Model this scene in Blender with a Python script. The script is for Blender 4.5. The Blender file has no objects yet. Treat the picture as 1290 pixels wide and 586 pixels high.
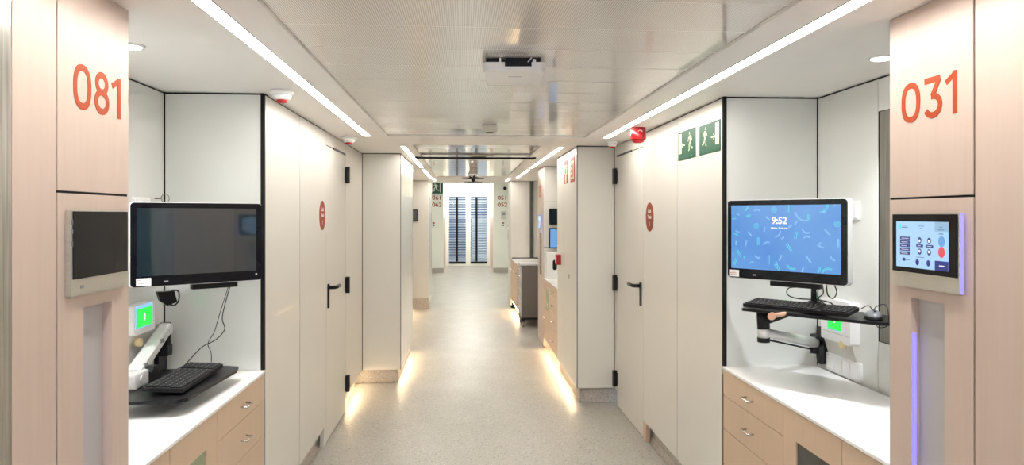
import bpy, bmesh, math, random
from mathutils import Vector, Matrix
random.seed(7)
C = bpy.context.scene.collection
PI = math.pi
# ---------------------------------------------------------------- camera model (photo frame 1290x586)
F, CX, VY, PSI, H = 880.0, 645.0, 271.0, math.radians(3.97), 1.58
CO, SI = math.cos(PSI), math.sin(PSI)
def onX(px, py, X):                      # point of the plane x = X seen at a photo pixel
    t = math.tan(math.atan((px - CX) / F) + PSI)
    Y = X / t
    d = Y * CO + X * SI
    return Vector((X, Y, H + (VY - py) * d / F))
def onY(px, py, Y):
    t = math.tan(math.atan((px - CX) / F) + PSI)
    X = Y * t
    d = Y * CO + X * SI
    return Vector((X, Y, H + (VY - py) * d / F))
def onD(px, py, d):
    x = (px - CX) / F * d
    return Vector((x * CO + d * SI, -x * SI + d * CO, H + (VY - py) * d / F))

XR, XL = 1.265, -0.945        # corridor wall faces
XRB, XLB = 1.743, -1.407      # recess back walls
ZS, ZP = 2.16, 2.170           # soffit, perforated ceiling
KICK = 0.13

# ---------------------------------------------------------------- materials
M = {}
EXPO = 1.17
def mat(name, col, rough=0.5, metal=0.0, spec=0.5, coat=0.0, emit=None, es=0.0):
    m = bpy.data.materials.new(name); m.use_nodes = True
    b = m.node_tree.nodes['Principled BSDF']
    b.inputs['Base Color'].default_value = (*col, 1)
    b.inputs['Roughness'].default_value = rough
    b.inputs['Metallic'].default_value = metal
    b.inputs['Specular IOR Level'].default_value = spec
    b.inputs['Coat Weight'].default_value = coat
    b.inputs['Coat Roughness'].default_value = 0.03
    if emit:
        if name.startswith('screen') or name == 'led_blue': es *= 2 ** -EXPO
        b.inputs['Emission Color'].default_value = (*emit, 1)
        b.inputs['Emission Strength'].default_value = es
    M[name] = m
    return m, m.node_tree, b
def coords(nt, scale=(1, 1, 1), loc=(0, 0, 0)):
    g = nt.nodes.new('ShaderNodeNewGeometry')
    mp = nt.nodes.new('ShaderNodeMapping')
    mp.inputs['Scale'].default_value = scale
    mp.inputs['Location'].default_value = loc
    nt.links.new(g.outputs['Position'], mp.inputs['Vector'])
    return mp.outputs['Vector']
def noise(nt, vec, scale, detail=3, rough=0.5):
    n = nt.nodes.new('ShaderNodeTexNoise')
    n.inputs['Scale'].default_value = scale; n.inputs['Detail'].default_value = detail
    n.inputs['Roughness'].default_value = rough
    nt.links.new(vec, n.inputs['Vector'])
    return n.outputs['Fac']
def ramp(nt, fac, stops):
    r = nt.nodes.new('ShaderNodeValToRGB')
    e = r.color_ramp.elements
    while len(e) < len(stops): e.new(0.5)
    for k, (p, c) in enumerate(stops):
        e[k].position = p; e[k].color = (*c, 1)
    nt.links.new(fac, r.inputs['Fac'])
    return r.outputs['Color']
def bump(nt, b, fac, strength, dist=0.001):
    u = nt.nodes.new('ShaderNodeBump')
    u.inputs['Strength'].default_value = strength; u.inputs['Distance'].default_value = dist
    nt.links.new(fac, u.inputs['Height']); nt.links.new(u.outputs['Normal'], b.inputs['Normal'])

def faint(name, c, rough, amount=0.02, scale=3.0, coat=0.0, metal=0.0):
    m, nt, b = mat(name, c, rough, metal=metal, coat=coat)
    n = noise(nt, coords(nt), scale, 2)
    a = tuple(max(0, x - amount) for x in c); z = tuple(min(1, x + amount) for x in c)
    nt.links.new(ramp(nt, n, [(0.3, a), (0.7, z)]), b.inputs['Base Color'])
    return m
faint('gloss_laminate', (0.68, 0.665, 0.62), 0.24, 0.01, 2.0, coat=0.25)
faint('white_laminate', (0.72, 0.703, 0.66), 0.38, 0.010, 2.0, coat=0.06)
faint('gloss_white', (0.74, 0.755, 0.735), 0.10, 0.01, 2.0, coat=0.6)
faint('soffit_white', (0.92, 0.90, 0.87), 0.45, 0.01)
faint('worktop_white', (0.88, 0.88, 0.88), 0.22, 0.01)
faint('device_white', (0.88, 0.88, 0.88), 0.35, 0.008)
faint('device_beige', (0.62, 0.60, 0.55), 0.45, 0.01)
faint('black_plastic', (0.012, 0.012, 0.013), 0.35, 0.003, 30)
faint('black_gloss', (0.006, 0.006, 0.008), 0.10, 0.002, 10)
M['black_gloss'].node_tree.nodes['Principled BSDF'].inputs['Specular IOR Level'].default_value = 0.22
faint('key_black', (0.02, 0.02, 0.022), 0.5, 0.004, 60)
faint('joint_black', (0.010, 0.010, 0.010), 0.6, 0.002)
faint('grey_panel', (0.50, 0.49, 0.50), 0.5, 0.01)
faint('cart_grey', (0.15, 0.128, 0.108), 0.4, 0.01)
faint('cart_trim', (0.45, 0.45, 0.46), 0.4, 0.01)
faint('mouse_grey', (0.20, 0.21, 0.23), 0.3, 0.01, 20)
faint('pebble_grey', (0.42, 0.43, 0.45), 0.3, 0.01, 20)
faint('copper_tan', (0.55, 0.33, 0.22), 0.35, 0.02, 20)
faint('red_plastic', (0.42, 0.006, 0.012), 0.3, 0.004, 10, coat=0.2)
faint('orange_vinyl', (0.40, 0.062, 0.012), 0.45, 0.01, 10)
faint('brick_vinyl', (0.31, 0.052, 0.020), 0.45, 0.01, 10)
for q_ in ('black_plastic', 'key_black', 'orange_vinyl', 'brick_vinyl', 'joint_black'): M[q_].node_tree.nodes['Principled BSDF'].inputs['Specular IOR Level'].default_value = 0.2
faint('green_sign', (0.003, 0.085, 0.042), 0.5, 0.002, 10)
faint('sign_cream', (0.62, 0.74, 0.50), 0.5, 0.01, 10)
faint('red_sign', (0.40, 0.012, 0.010), 0.4, 0.01, 10)
faint('sticker_white', (0.8, 0.8, 0.8), 0.5, 0.01, 40)
faint('dark_window', (0.07, 0.07, 0.062), 0.2, 0.01, 8)
faint('green_window', (0.36, 0.42, 0.27), 0.25, 0.02, 8)
faint('knob_cream', (0.75, 0.62, 0.36), 0.4, 0.01, 20)
faint('lobby_white', (0.84, 0.85, 0.78), 0.5, 0.01)
faint('print_grey', (0.25, 0.25, 0.26), 0.5, 0.01)
faint('print_navy', (0.02, 0.03, 0.14), 0.5, 0.002)
# metals
m, nt, b = mat('brushed_steel', (0.55, 0.54, 0.51), 0.28, metal=1.0)
n = noise(nt, coords(nt, (60, 60, 1.2)), 3.0, 4)
nt.links.new(ramp(nt, n, [(0.3, (0.42, 0.41, 0.38)), (0.7, (0.66, 0.65, 0.62))]), b.inputs['Base Color'])
m, nt, b = mat('dark_steel', (0.3, 0.28, 0.25), 0.3, metal=0.9)
n = noise(nt, coords(nt, (60, 60, 1.2)), 3.0, 4)
nt.links.new(ramp(nt, n, [(0.3, (0.22, 0.205, 0.18)), (0.7, (0.36, 0.34, 0.30))]), b.inputs['Base Color'])
faint('arm_silver', (0.68, 0.68, 0.68), 0.35, 0.01, 20, metal=0.2)
m, nt, b = mat('satin_metal', (0.60, 0.59, 0.55), 0.35, metal=0.85)
n = noise(nt, coords(nt, (1, 40, 40)), 8.0, 2)
nt.links.new(ramp(nt, n, [(0.3, (0.56, 0.55, 0.50)), (0.7, (0.64, 0.63, 0.58))]), b.inputs['Base Color'])
m, nt, b = mat('chrome', (0.75, 0.75, 0.76), 0.18, metal=1.0)
n = noise(nt, coords(nt), 20, 1); nt.links.new(ramp(nt, n, [(0.3, (0.7, 0.7, 0.71)), (0.7, (0.8, 0.8, 0.81))]), b.inputs['Base Color'])
# maple laminate with vertical grain
def wood(name, a, c, d):
    m, nt, b = mat(name, a, 0.38)
    v = coords(nt, (5, 5, 0.7))
    n1 = noise(nt, v, 4.0, 6, 0.65)
    n2 = noise(nt, coords(nt, (34, 34, 1.4), (3, 1, 7)), 2.0, 4, 0.6)
    mx = nt.nodes.new('ShaderNodeMath'); mx.operation = 'MULTIPLY_ADD'
    nt.links.new(n2, mx.inputs[0]); mx.inputs[1].default_value = 0.35
    ad = nt.nodes.new('ShaderNodeMath'); ad.operation = 'MULTIPLY'; ad.inputs[1].default_value = 0.65
    nt.links.new(n1, ad.inputs[0]); nt.links.new(ad.outputs[0], mx.inputs[2])
    nt.links.new(ramp(nt, mx.outputs[0], [(0.25, d), (0.5, a), (0.75, c)]), b.inputs['Base Color'])
    bump(nt, b, n2, 0.06)
wood('maple', (0.60, 0.485, 0.420), (0.62, 0.507, 0.442), (0.565, 0.448, 0.383))
wood('maple_drawer', (0.62, 0.46, 0.33), (0.64, 0.48, 0.35), (0.585, 0.425, 0.298))
# terrazzo vinyl
def terrazzo(name, a, c, rough):
    m, nt, b = mat(name, a, rough)
    v = coords(nt)
    vo = nt.nodes.new('ShaderNodeTexVoronoi'); vo.inputs['Scale'].default_value = 125
    nt.links.new(v, vo.inputs['Vector'])
    sep = nt.nodes.new('ShaderNodeSeparateColor'); nt.links.new(vo.outputs['Color'], sep.inputs[0])
    base = ramp(nt, noise(nt, v, 0.6, 1), [(0.2, a), (0.8, c)])
    chips = ramp(nt, sep.outputs[0], [(0.0, (0.08, 0.07, 0.06)), (0.04, (0.17, 0.15, 0.13)), (0.07, a), (0.88, c), (0.94, (0.62, 0.60, 0.56)), (1.0, (0.66, 0.64, 0.60))])
    fine = ramp(nt, noise(nt, v, 260, 2, 0.7), [(0.40, (0.80, 0.80, 0.80)), (0.55, (1, 1, 1))])
    mx = nt.nodes.new('ShaderNodeMix'); mx.data_type = 'RGBA'; mx.inputs[0].default_value = 0.6
    nt.links.new(base, mx.inputs[6]); nt.links.new(chips, mx.inputs[7])
    mu = nt.nodes.new('ShaderNodeMix'); mu.data_type = 'RGBA'; mu.blend_type = 'MULTIPLY'; mu.inputs[0].default_value = 1
    nt.links.new(mx.outputs[2], mu.inputs[6]); nt.links.new(fine, mu.inputs[7])
    nt.links.new(mu.outputs[2], b.inputs['Base Color'])
    r = ramp(nt, noise(nt, v, 3.0, 3), [(0.3, (rough - .05,) * 3), (0.7, (rough + .06,) * 3)])
    nt.links.new(r, b.inputs['Roughness'])
terrazzo('floor_vinyl', (0.415, 0.398, 0.358), (0.44, 0.423, 0.383), 0.36)
terrazzo('skirting_vinyl', (0.44, 0.40, 0.36), (0.50, 0.46, 0.41), 0.45)
# perforated lacquered metal tiles : round holes on a 6 mm grid
m, nt, b = mat('perforated_tile', (0.80, 0.775, 0.73), 0.16, coat=0.7)
v = coords(nt, (1 / .0066, 1 / .0066, 1 / .0066))
sx = nt.nodes.new('ShaderNodeSeparateXYZ'); nt.links.new(v, sx.inputs[0])
sq = []
for k in (0, 1):
    f = nt.nodes.new('ShaderNodeMath'); f.operation = 'FRACT'; nt.links.new(sx.outputs[k], f.inputs[0])
    s = nt.nodes.new('ShaderNodeMath'); s.operation = 'SUBTRACT'; nt.links.new(f.outputs[0], s.inputs[0]); s.inputs[1].default_value = 0.5
    p = nt.nodes.new('ShaderNodeMath'); p.operation = 'MULTIPLY'; nt.links.new(s.outputs[0], p.inputs[0]); nt.links.new(s.outputs[0], p.inputs[1])
    sq.append(p)
ad = nt.nodes.new('ShaderNodeMath'); ad.operation = 'ADD'; nt.links.new(sq[0].outputs[0], ad.inputs[0]); nt.links.new(sq[1].outputs[0], ad.inputs[1])
lt = nt.nodes.new('ShaderNodeMath'); lt.operation = 'LESS_THAN'; nt.links.new(ad.outputs[0], lt.inputs[0]); lt.inputs[1].default_value = 0.09
nt.links.new(ramp(nt, lt.outputs[0], [(0, (0.92, 0.90, 0.86)), (1, (0.32, 0.30, 0.27))]), b.inputs['Base Color'])
nt.links.new(ramp(nt, lt.outputs[0], [(0, (0.16,) * 3), (1, (0.8,) * 3)]), b.inputs['Roughness'])
faint('plain_tile', (0.88, 0.85, 0.80), 0.13, 0.01, 2.0, coat=0.6)
# emitters
mat('lamp_white', (0.9, 0.9, 0.9), 0.4, emit=(1.0, 0.945, 0.87), es=18.0)
mat('lobby_fill_glow', (0.9, 0.9, 0.9), 0.4, emit=(1.0, 0.97, 0.90), es=15.0)  # emitter of the added lobby fill lights
mat('downlight_glow', (0.9, 0.9, 0.9), 0.4, emit=(0.95, 0.98, 1.0), es=25.0)
mat('led_warm', (0.9, 0.9, 0.9), 0.4, emit=(1.0, 0.72, 0.42), es=21.0)
mat('led_blue', (0.3, 0.3, 0.9), 0.4, emit=(0.20, 0.17, 0.95), es=1.0)
mat('screen_pale', (0.02, 0.02, 0.02), 0.2, emit=(0.42, 0.68, 0.95), es=1.0)
mat('screen_white', (0.02, 0.02, 0.02), 0.2, emit=(1, 1, 1), es=1.0)
mat('screen_navy', (0.02, 0.02, 0.02), 0.2, emit=(0.012, 0.03, 0.22), es=1.0)
mat('screen_mid', (0.02, 0.02, 0.02), 0.2, emit=(0.16, 0.38, 0.72), es=1.0)
mat('screen_tab', (0.02, 0.02, 0.02), 0.2, emit=(0.30, 0.50, 0.68), es=1.0)
mat('screen_red', (0.02, 0.02, 0.02), 0.2, emit=(0.85, 0.08, 0.12), es=1.0)
mat('screen_teal', (0.02, 0.02, 0.02), 0.2, emit=(0.10, 0.85, 0.80), es=1.0)
mat('screen_sky', (0.02, 0.02, 0.02), 0.2, emit=(0.30, 0.60, 0.95), es=1.0)
mat('screen_green', (0.02, 0.02, 0.02), 0.2, emit=(0.0, 0.85, 0.05), es=1.1)
m, nt, b = mat('screen_blue', (0.01, 0.01, 0.01), 0.12, coat=0.4, emit=(0.09, 0.30, 0.72), es=1.0)
n = noise(nt, coords(nt), 3.0, 2)
nt.links.new(ramp(nt, n, [(0.3, (0.075, 0.26, 0.70)), (0.7, (0.13, 0.36, 0.74))]), b.inputs['Emission Color'])
faint('screen_off', (0.012, 0.022, 0.028), 0.06, 0.002, 4, coat=1.0)
M['screen_off'].node_tree.nodes['Principled BSDF'].inputs['Specular IOR Level'].default_value = 1.0
faint('facade_blue', (0.16, 0.21, 0.30), 0.8, 0.02, 1.0)
faint('blind_white', (0.80, 0.81, 0.83), 0.4, 0.01)
# glass: clear pane with mirror-like sheen
m = bpy.data.materials.new('pane_glass'); m.use_nodes = True; nt = m.node_tree; nt.nodes.clear()
o = nt.nodes.new('ShaderNodeOutputMaterial'); t = nt.nodes.new('ShaderNodeBsdfTransparent'); g = nt.nodes.new('ShaderNodeBsdfGlossy')
g.inputs['Roughness'].default_value = 0.03; t.inputs['Color'].default_value = (0.93, 0.96, 0.97, 1)
fr = nt.nodes.new('ShaderNodeFresnel'); fr.inputs['IOR'].default_value = 1.45; mx = nt.nodes.new('ShaderNodeMixShader')
nt.links.new(fr.outputs[0], mx.inputs[0]); nt.links.new(t.outputs[0], mx.inputs[1]); nt.links.new(g.outputs[0], mx.inputs[2]); nt.links.new(mx.outputs[0], o.inputs[0])
M['pane_glass'] = m

# ---------------------------------------------------------------- mesh helpers
def bx(bm, x0, x1, y0, y1, z0, z1, bev=0.0):
    vs = [bm.verts.new((x, y, z)) for x in (min(x0, x1), max(x0, x1)) for y in (min(y0, y1), max(y0, y1)) for z in (min(z0, z1), max(z0, z1))]
    fs = [(0, 1, 3, 2), (4, 6, 7, 5), (0, 4, 5, 1), (2, 3, 7, 6), (0, 2, 6, 4), (1, 5, 7, 3)]
    f = [bm.faces.new([vs[i] for i in q]) for q in fs]
    if bev > 0:
        es = list({e for q in f for e in q.edges})
        bmesh.ops.bevel(bm, geom=es, offset=bev, segments=2, affect='EDGES', profile=0.6)
def prism(bm, pts, axis, a, c):
    """closed outline (u,v) extruded along axis from a to c. axis 'y': (u,v)->(x,z); 'x': ->(y,z); 'z': ->(x,y)"""
    def P(u, v, w):
        return {'y': (u, w, v), 'x': (w, u, v), 'z': (u, v, w)}[axis]
    A = [bm.verts.new(P(u, v, a)) for u, v in pts]; B = [bm.verts.new(P(u, v, c)) for u, v in pts]
    bm.faces.new(A); bm.faces.new(B[::-1]); n = len(pts)
    for i in range(n): bm.faces.new((A[i], B[i], B[(i + 1) % n], A[(i + 1) % n]))
def rrect(x0, x1, z0, z1, r, n=5):
    out = []
    for cx, cz, a0 in ((x1 - r, z1 - r, 0), (x0 + r, z1 - r, 90), (x0 + r, z0 + r, 180), (x1 - r, z0 + r, 270)):
        for k in range(n + 1):
            a = math.radians(a0 + 90 * k / n); out.append((cx + r * math.cos(a), cz + r * math.sin(a)))
    return out
def circ(cx, cz, r, n=24, rz=None):
    rz = rz or r
    return [(cx + r * math.cos(2 * PI * k / n), cz + rz * math.sin(2 * PI * k / n)) for k in range(n)]
def tube(bm, pts, r, n=8, smooth=0, closed=False):
    pts = [Vector(p) for p in pts]
    if smooth:
        q = []; L = len(pts)
        rng = range(L) if closed else range(L - 1)
        for i in rng:
            p0 = pts[(i - 1) % L] if (closed or i > 0) else pts[0]; p1 = pts[i]; p2 = pts[(i + 1) % L]
            p3 = pts[(i + 2) % L] if (closed or i + 2 < L) else pts[-1]
            for k in range(smooth):
                t = k / smooth
                q.append(0.5 * ((2 * p1) + (p2 - p0) * t + (2 * p0 - 5 * p1 + 4 * p2 - p3) * t * t + (3 * p1 - p0 - 3 * p2 + p3) * t ** 3))
        if not closed: q.append(pts[-1])
        pts = q
    rs = r if isinstance(r, (list, tuple)) else [r] * len(pts)
    if len(rs) != len(pts): rs = [rs[0] + (rs[-1] - rs[0]) * i / (len(pts) - 1) for i in range(len(pts))]
    rings = []; up = None; L = len(pts)
    for i, p in enumerate(pts):
        a = pts[i - 1] if (i > 0 or closed) else p; c = pts[(i + 1) % L] if (i < L - 1 or closed) else p
        t = (c - a).normalized()
        if up is None: up = t.orthogonal().normalized()
        up = (up - t * up.dot(t)).normalized(); s = t.cross(up)
        rings.append([bm.verts.new(p + (up * math.cos(2 * PI * k / n) + s * math.sin(2 * PI * k / n)) * rs[i]) for k in range(n)])
    for i in range(L if closed else L - 1):
        A, B = rings[i], rings[(i + 1) % L]
        for k in range(n):
            f = bm.faces.new((A[k], A[(k + 1) % n], B[(k + 1) % n], B[k])); f.smooth = True
    if not closed: bm.faces.new(rings[0][::-1]); bm.faces.new(rings[-1])
def cyl(bm, p, q, r, n=20, r2=None): tube(bm, [p, q], [r, r2 if r2 is not None else r], n)
def lathe(bm, prof, c=(0, 0, 0), n=28):
    rings = [[bm.verts.new((c[0] + r * math.cos(2 * PI * k / n), c[1] + r * math.sin(2 * PI * k / n), c[2] + z)) for k in range(n)] for r, z in prof]
    for A, B in zip(rings, rings[1:]):
        for k in range(n):
            f = bm.faces.new((A[k], A[(k + 1) % n], B[(k + 1) % n], B[k])); f.smooth = True
    bm.faces.new(rings[0][::-1]); bm.faces.new(rings[-1])
def ribbon(bm, pts, w, y=0.0, t=0.001, closed=False, off=(0, 0)):
    """flat stroke in the local xz plane, front face at y, t thick"""
    P = [Vector((p[0] + off[0], p[1] + off[1])) for p in pts]; L = len(P); L1 = []; L2 = []
    for i, p in enumerate(P):
        a = P[i - 1] if (i > 0 or closed) else p; c = P[(i + 1) % L] if (i < L - 1 or closed) else p
        d = (c - a).normalized(); nrm = Vector((-d.y, d.x))
        L1.append(p + nrm * w / 2); L2.append(p - nrm * w / 2)
    f = [[bm.verts.new((q.x, yy, q.y)) for q in S] for S in (L1, L2) for yy in (y, y + t)]
    A0, A1, B0, B1 = f
    for i in range(L if closed else L - 1):
        j = (i + 1) % L
        bm.faces.new((A0[i], A0[j], B0[j], B0[i])); bm.faces.new((A1[i], B1[i], B1[j], A1[j]))
        bm.faces.new((A0[i], A1[i], A1[j], A0[j])); bm.faces.new((B0[i], B0[j], B1[j], B1[i]))
    if not closed:
        for i in (0, L - 1): bm.faces.new((A0[i], B0[i], B1[i], A1[i]))
def arc(cx, cz, rx, rz, a0, a1, n=16):
    return [(cx + rx * math.cos(math.radians(a0 + (a1 - a0) * k / n)), cz + rz * math.sin(math.radians(a0 + (a1 - a0) * k / n))) for k in range(n + 1)]
def obj(name, bm, m, parent=None, **props):
    bmesh.ops.recalc_face_normals(bm, faces=bm.faces)
    me = bpy.data.meshes.new(name); bm.to_mesh(me); bm.free()
    me.materials.append(M[m]); o = bpy.data.objects.new(name, me); C.objects.link(o)
    if parent: o.parent = parent
    for k, v in props.items(): o[k] = v
    return o
def box(name, m, parent, x0, x1, y0, y1, z0, z1, bev=0.0, **props):
    bm = bmesh.new(); bx(bm, x0, x1, y0, y1, z0, z1, bev); return obj(name, bm, m, parent, **props)
def pr(name, m, parent, pts, axis, a, c, **props):
    bm = bmesh.new(); prism(bm, pts, axis, a, c); return obj(name, bm, m, parent, **props)
def thing(name, label, cat, loc=(0, 0, 0), rz=0.0, group=None):
    o = bpy.data.objects.new(name, None); C.objects.link(o); o.empty_display_size = 0.05
    o.location = loc; o.rotation_euler = (0, 0, rz); o['label'] = label; o['category'] = cat
    if group: o['group'] = group
    return o
def tag(o, label, cat, group=None):
    o['label'] = label; o['category'] = cat
    if group: o['group'] = group
    return o
def struct(name, loc=(0, 0, 0), rz=0.0):
    o = bpy.data.objects.new(name, None); C.objects.link(o); o.location = loc; o.rotation_euler = (0, 0, rz); o['kind'] = 'structure'; o.empty_display_size = 0.05
    return o
def txt_mesh(body, h, x, y, z, align='CENTER', bold=0.0, sx=1.0, t=0.0006):
    cu = bpy.data.curves.new('lettering', 'FONT'); cu.body = body; cu.size = h / 0.73; cu.align_x = align; cu.align_y = 'CENTER'
    cu.offset = bold; cu.resolution_u = 4; cu.extrude = t / 2
    to = bpy.data.objects.new('lettering', cu); C.objects.link(to)
    dg = bpy.context.evaluated_depsgraph_get(); me = bpy.data.meshes.new_from_object(to.evaluated_get(dg))
    bpy.data.objects.remove(to); bpy.data.curves.remove(cu)
    for v in me.vertices: v.co = Vector((x + v.co.x * sx, y - v.co.z, z + v.co.y))
    return me
def text(name, body, h, x, y, z, m, parent, **kw):
    me = txt_mesh(body, h, x, y, z, **kw); me.name = name; me.materials.clear(); me.materials.append(M[m])
    o = bpy.data.objects.new(name, me); C.objects.link(o); o.parent = parent
    return o
def digit(bm, ch, x0, x1, z0, z1, w, y):
    cx, cz = (x0 + x1) / 2, (z0 + z1) / 2; rx, rz = (x1 - x0) / 2 - w / 2, (z1 - z0) / 2 - w / 2
    if ch == '0':
        ribbon(bm, [(cx + rx * math.copysign(abs(math.cos(a)) ** 0.82, math.cos(a)), cz + rz * math.copysign(abs(math.sin(a)) ** 0.82, math.sin(a))) for a in [2 * PI * k / 40 for k in range(40)]], w, y, closed=True)
    elif ch == '8':
        r2 = rz * 0.53
        ribbon(bm, arc(cx, z0 + w / 2 + r2, rx, r2, 0, 354, 32), w, y, closed=True)
        r1 = rz - r2
        ribbon(bm, arc(cx, z1 - w / 2 - r1, rx * 0.86, r1, 0, 354, 32), w, y + 0.0004, closed=True)
    elif ch == '1':
        ribbon(bm, [(x1 - w / 2, z0), (x1 - w / 2, z1)], w, y)
        ribbon(bm, [(x1 - w * 0.3, z1 - w * 0.35), (x0, z1 - (z1 - z0) * 0.24)], w * 0.9, y + 0.0004)
    elif ch == '3':
        r2 = rz * 0.54
        ribbon(bm, arc(cx - rx * 0.05, z0 + w / 2 + r2, rx, r2, -155, 100, 26), w, y)
        zt = z0 + w + 2 * r2 - w / 2
        ribbon(bm, [(x0 + w * 0.2, z1 - w / 2), (x1 - w * 0.6, z1 - w / 2)], w, y + 0.0004)
        ribbon(bm, [(x1 - w * 0.75, z1 - w * 0.45), (cx - rx * 0.1, zt)], w, y + 0.0002)
def wallR(loc_y, z, X=XR): return dict(loc=(X, loc_y, z), rz=-PI / 2)   # local x runs from far to near, front is -y
def wallL(loc_y, z, X=XL): return dict(loc=(X, loc_y, z), rz=PI / 2)

# ================================================================ SHELL
bm = bmesh.new(); bx(bm, -4, 4.5, -3, 24, -0.1, 0); obj('floor', bm, 'floor_vinyl', kind='structure')

# soffit: white board with slots for the strip lights and openings for the perforated tiles
LS1 = [(-0.737, -0.677), (1.042, 1.102)]; LS2 = [(-0.535, -0.485), (0.81, 0.86)]; LS3 = [(-0.51, -0.46), (0.70, 0.75)]
P1 = (-0.556, 0.912); P2 = (-0.42, 0.66)
def strip_rows(bm, y0, y1, holes):
    xs = sorted(holes); cur = -1.9
    for a, c in xs:
        bx(bm, cur, a, y0, y1, ZS, ZS + 0.028); cur = c
    bx(bm, cur, 2.2, y0, y1, ZS, ZS + 0.028)
bm = bmesh.new()
strip_rows(bm, -3, 5.20, LS1 + [P1])
strip_rows(bm, 5.20, 5.80, [])
strip_rows(bm, 5.80, 5.95, [P2])
strip_rows(bm, 5.95, 8.60, LS2 + [P2])
strip_rows(bm, 8.60, 9.0, [P2])
strip_rows(bm, 9.0, 10.70, LS2 + [P2])
strip_rows(bm, 10.70, 10.9, LS2)
strip_rows(bm, 10.9, 11.1, [])
strip_rows(bm, 11.1, 11.9, LS3)
strip_rows(bm, 11.9, 12.1, [])
strip_rows(bm, 12.1, 12.5, [])
bx(bm, -1.9, 2.2, 12.5, 12.54, ZS, 2.75)
ceiling = obj('ceiling', bm, 'soffit_white', kind='structure')
box('ceiling_void', 'joint_black', ceiling, -1.9, 2.2, -3, 12.1, 2.22, 2.24)
def tile(y0, y1, x0, x1, m):
    b_ = bmesh.new(); bx(b_, x0, x1, y0 + 0.0015, y1 - 0.0015, ZP, ZP + 0.012, 0.001); return obj('ceiling_tile', b_, m, ceiling)
y = 2.195 - 0.29 * 17
while y < 5.2:
    tile(max(y, -3), min(y + 0.29, 5.2), P1[0] + 0.0015, P1[1] - 0.0015, 'perforated_tile'); y += 0.29
y = 5.8
while y < 10.69:
    tile(y, min(y + 0.3, 10.7), P2[0] + 0.003, P2[1] - 0.003, 'plain_tile'); y += 0.3

def strip_light(name, x, y0, y1, label):
    t = thing(name, label, 'ceiling light', ((x[0] + x[1]) / 2, (y0 + y1) / 2, ZS), 0, 'strip lights in the soffit')
    hw = (x[1] - x[0]) / 2; hl = (y1 - y0) / 2
    box('diffuser', 'lamp_white', t, -hw + 0.005, hw - 0.005, -hl + 0.005, hl - 0.005, 0.004, 0.012)
    b_ = bmesh.new()
    for s in (-1, 1): bx(b_, s * hw - (0.005 if s > 0 else 0), s * hw + (0.005 if s < 0 else 0), -hl, hl, -0.001, 0.02)
    for s in (-1, 1): bx(b_, -hw, hw, s * hl - (0.005 if s > 0 else 0), s * hl + (0.005 if s < 0 else 0), -0.001, 0.02)
    bx(b_, -hw, hw, -hl, hl, .02, .0595)
    obj('housing', b_, 'cart_trim', t)
strip_light('strip_light', LS1[0], -3, 5.2, 'long white strip light running above the left number panel and worktop')
strip_light('strip_light', LS1[1], -3, 5.2, 'long white strip light running towards the right number panel and green signs')
strip_light('strip_light', LS2[0], 5.95, 8.6, 'white strip light beside the tall left cabinet, just past the cross beam')
strip_light('strip_light', LS2[1], 5.95, 8.6, 'white strip light above the two red fire signs, just past the cross beam')
strip_light('strip_light', LS2[0], 9.0, 10.9, 'short strip light on the left, second piece past the cross beam')
strip_light('strip_light', LS2[1], 9.0, 10.9, 'short strip light on the right, second piece past the cross beam')
strip_light('strip_light', LS3[0], 11.1, 11.9, 'tiny farthest strip light on the left, by the hanging exit sign')
strip_light('strip_light', LS3[1], 11.1, 11.9, 'tiny farthest strip light on the right, by the security camera')

# ---- walls: dark carcass behind, white panels with thin joints in front
def wall_side(s, name, panels, X, kicks):
    """panels: list of (y0,y1,z0) on plane X; s=+1 right, -1 left"""
    b_ = bmesh.new()
    for a, c, z0, dx in panels: bx(b_, X + s * (0.004 + dx), X + s * (0.06 + dx), a, c, z0 + .004, ZS - 0.002)
    w = obj(name, b_, 'joint_black', kind='structure')
    for a, c, z0, dx in panels:
        box('panel', 'white_laminate', w, X + s * dx, X + s * (dx + 0.019), a + 0.0055, c - 0.0055, z0, ZS - 0.008, 0.0012)
    for a, c, x0, x1 in kicks:
        b2 = bmesh.new()
        if s > 0: pts = [(x0, 0.0), (x0 + 0.012, 0.004), (x0 + 0.03, 0.03), (x0 + 0.032, KICK + .02), (x1, KICK + .02), (x1, 0)]
        else: pts = [(x0, 0.0), (x0 - 0.012, 0.004), (x0 - 0.03, 0.03), (x0 - 0.032, KICK + .02), (x1, KICK + .02), (x1, 0)]
        prism(b2, [(p, q) for p, q in pts], 'y', a, c); obj('skirting', b2, 'skirting_vinyl', w)
    return w
DR0, DR1 = 4.86, 5.70      # right door
DL0, DL1 = 4.90, 5.68      # left door
B1R, B1L = 5.79, 6.61      # fronts of projecting blocks
wr = wall_side(1, 'wall_right', [(3.345, 4.07, KICK, 0), (4.07, DR0, KICK, 0), (DR1, B1R, KICK, 0)], XR, [(3.345, DR0 - .01, XR + 0.02, XR + .2)])
wl = wall_side(-1, 'wall_left', [(3.41, 4.12, KICK, 0), (4.12, DL0, KICK, 0), (DL1, B1L, KICK, 0)], XL, [(3.41, DL0 - .01, XL - 0.02, XL - .2), (DL1 + .01, B1L, XL - 0.05, XL - .2)])
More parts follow.
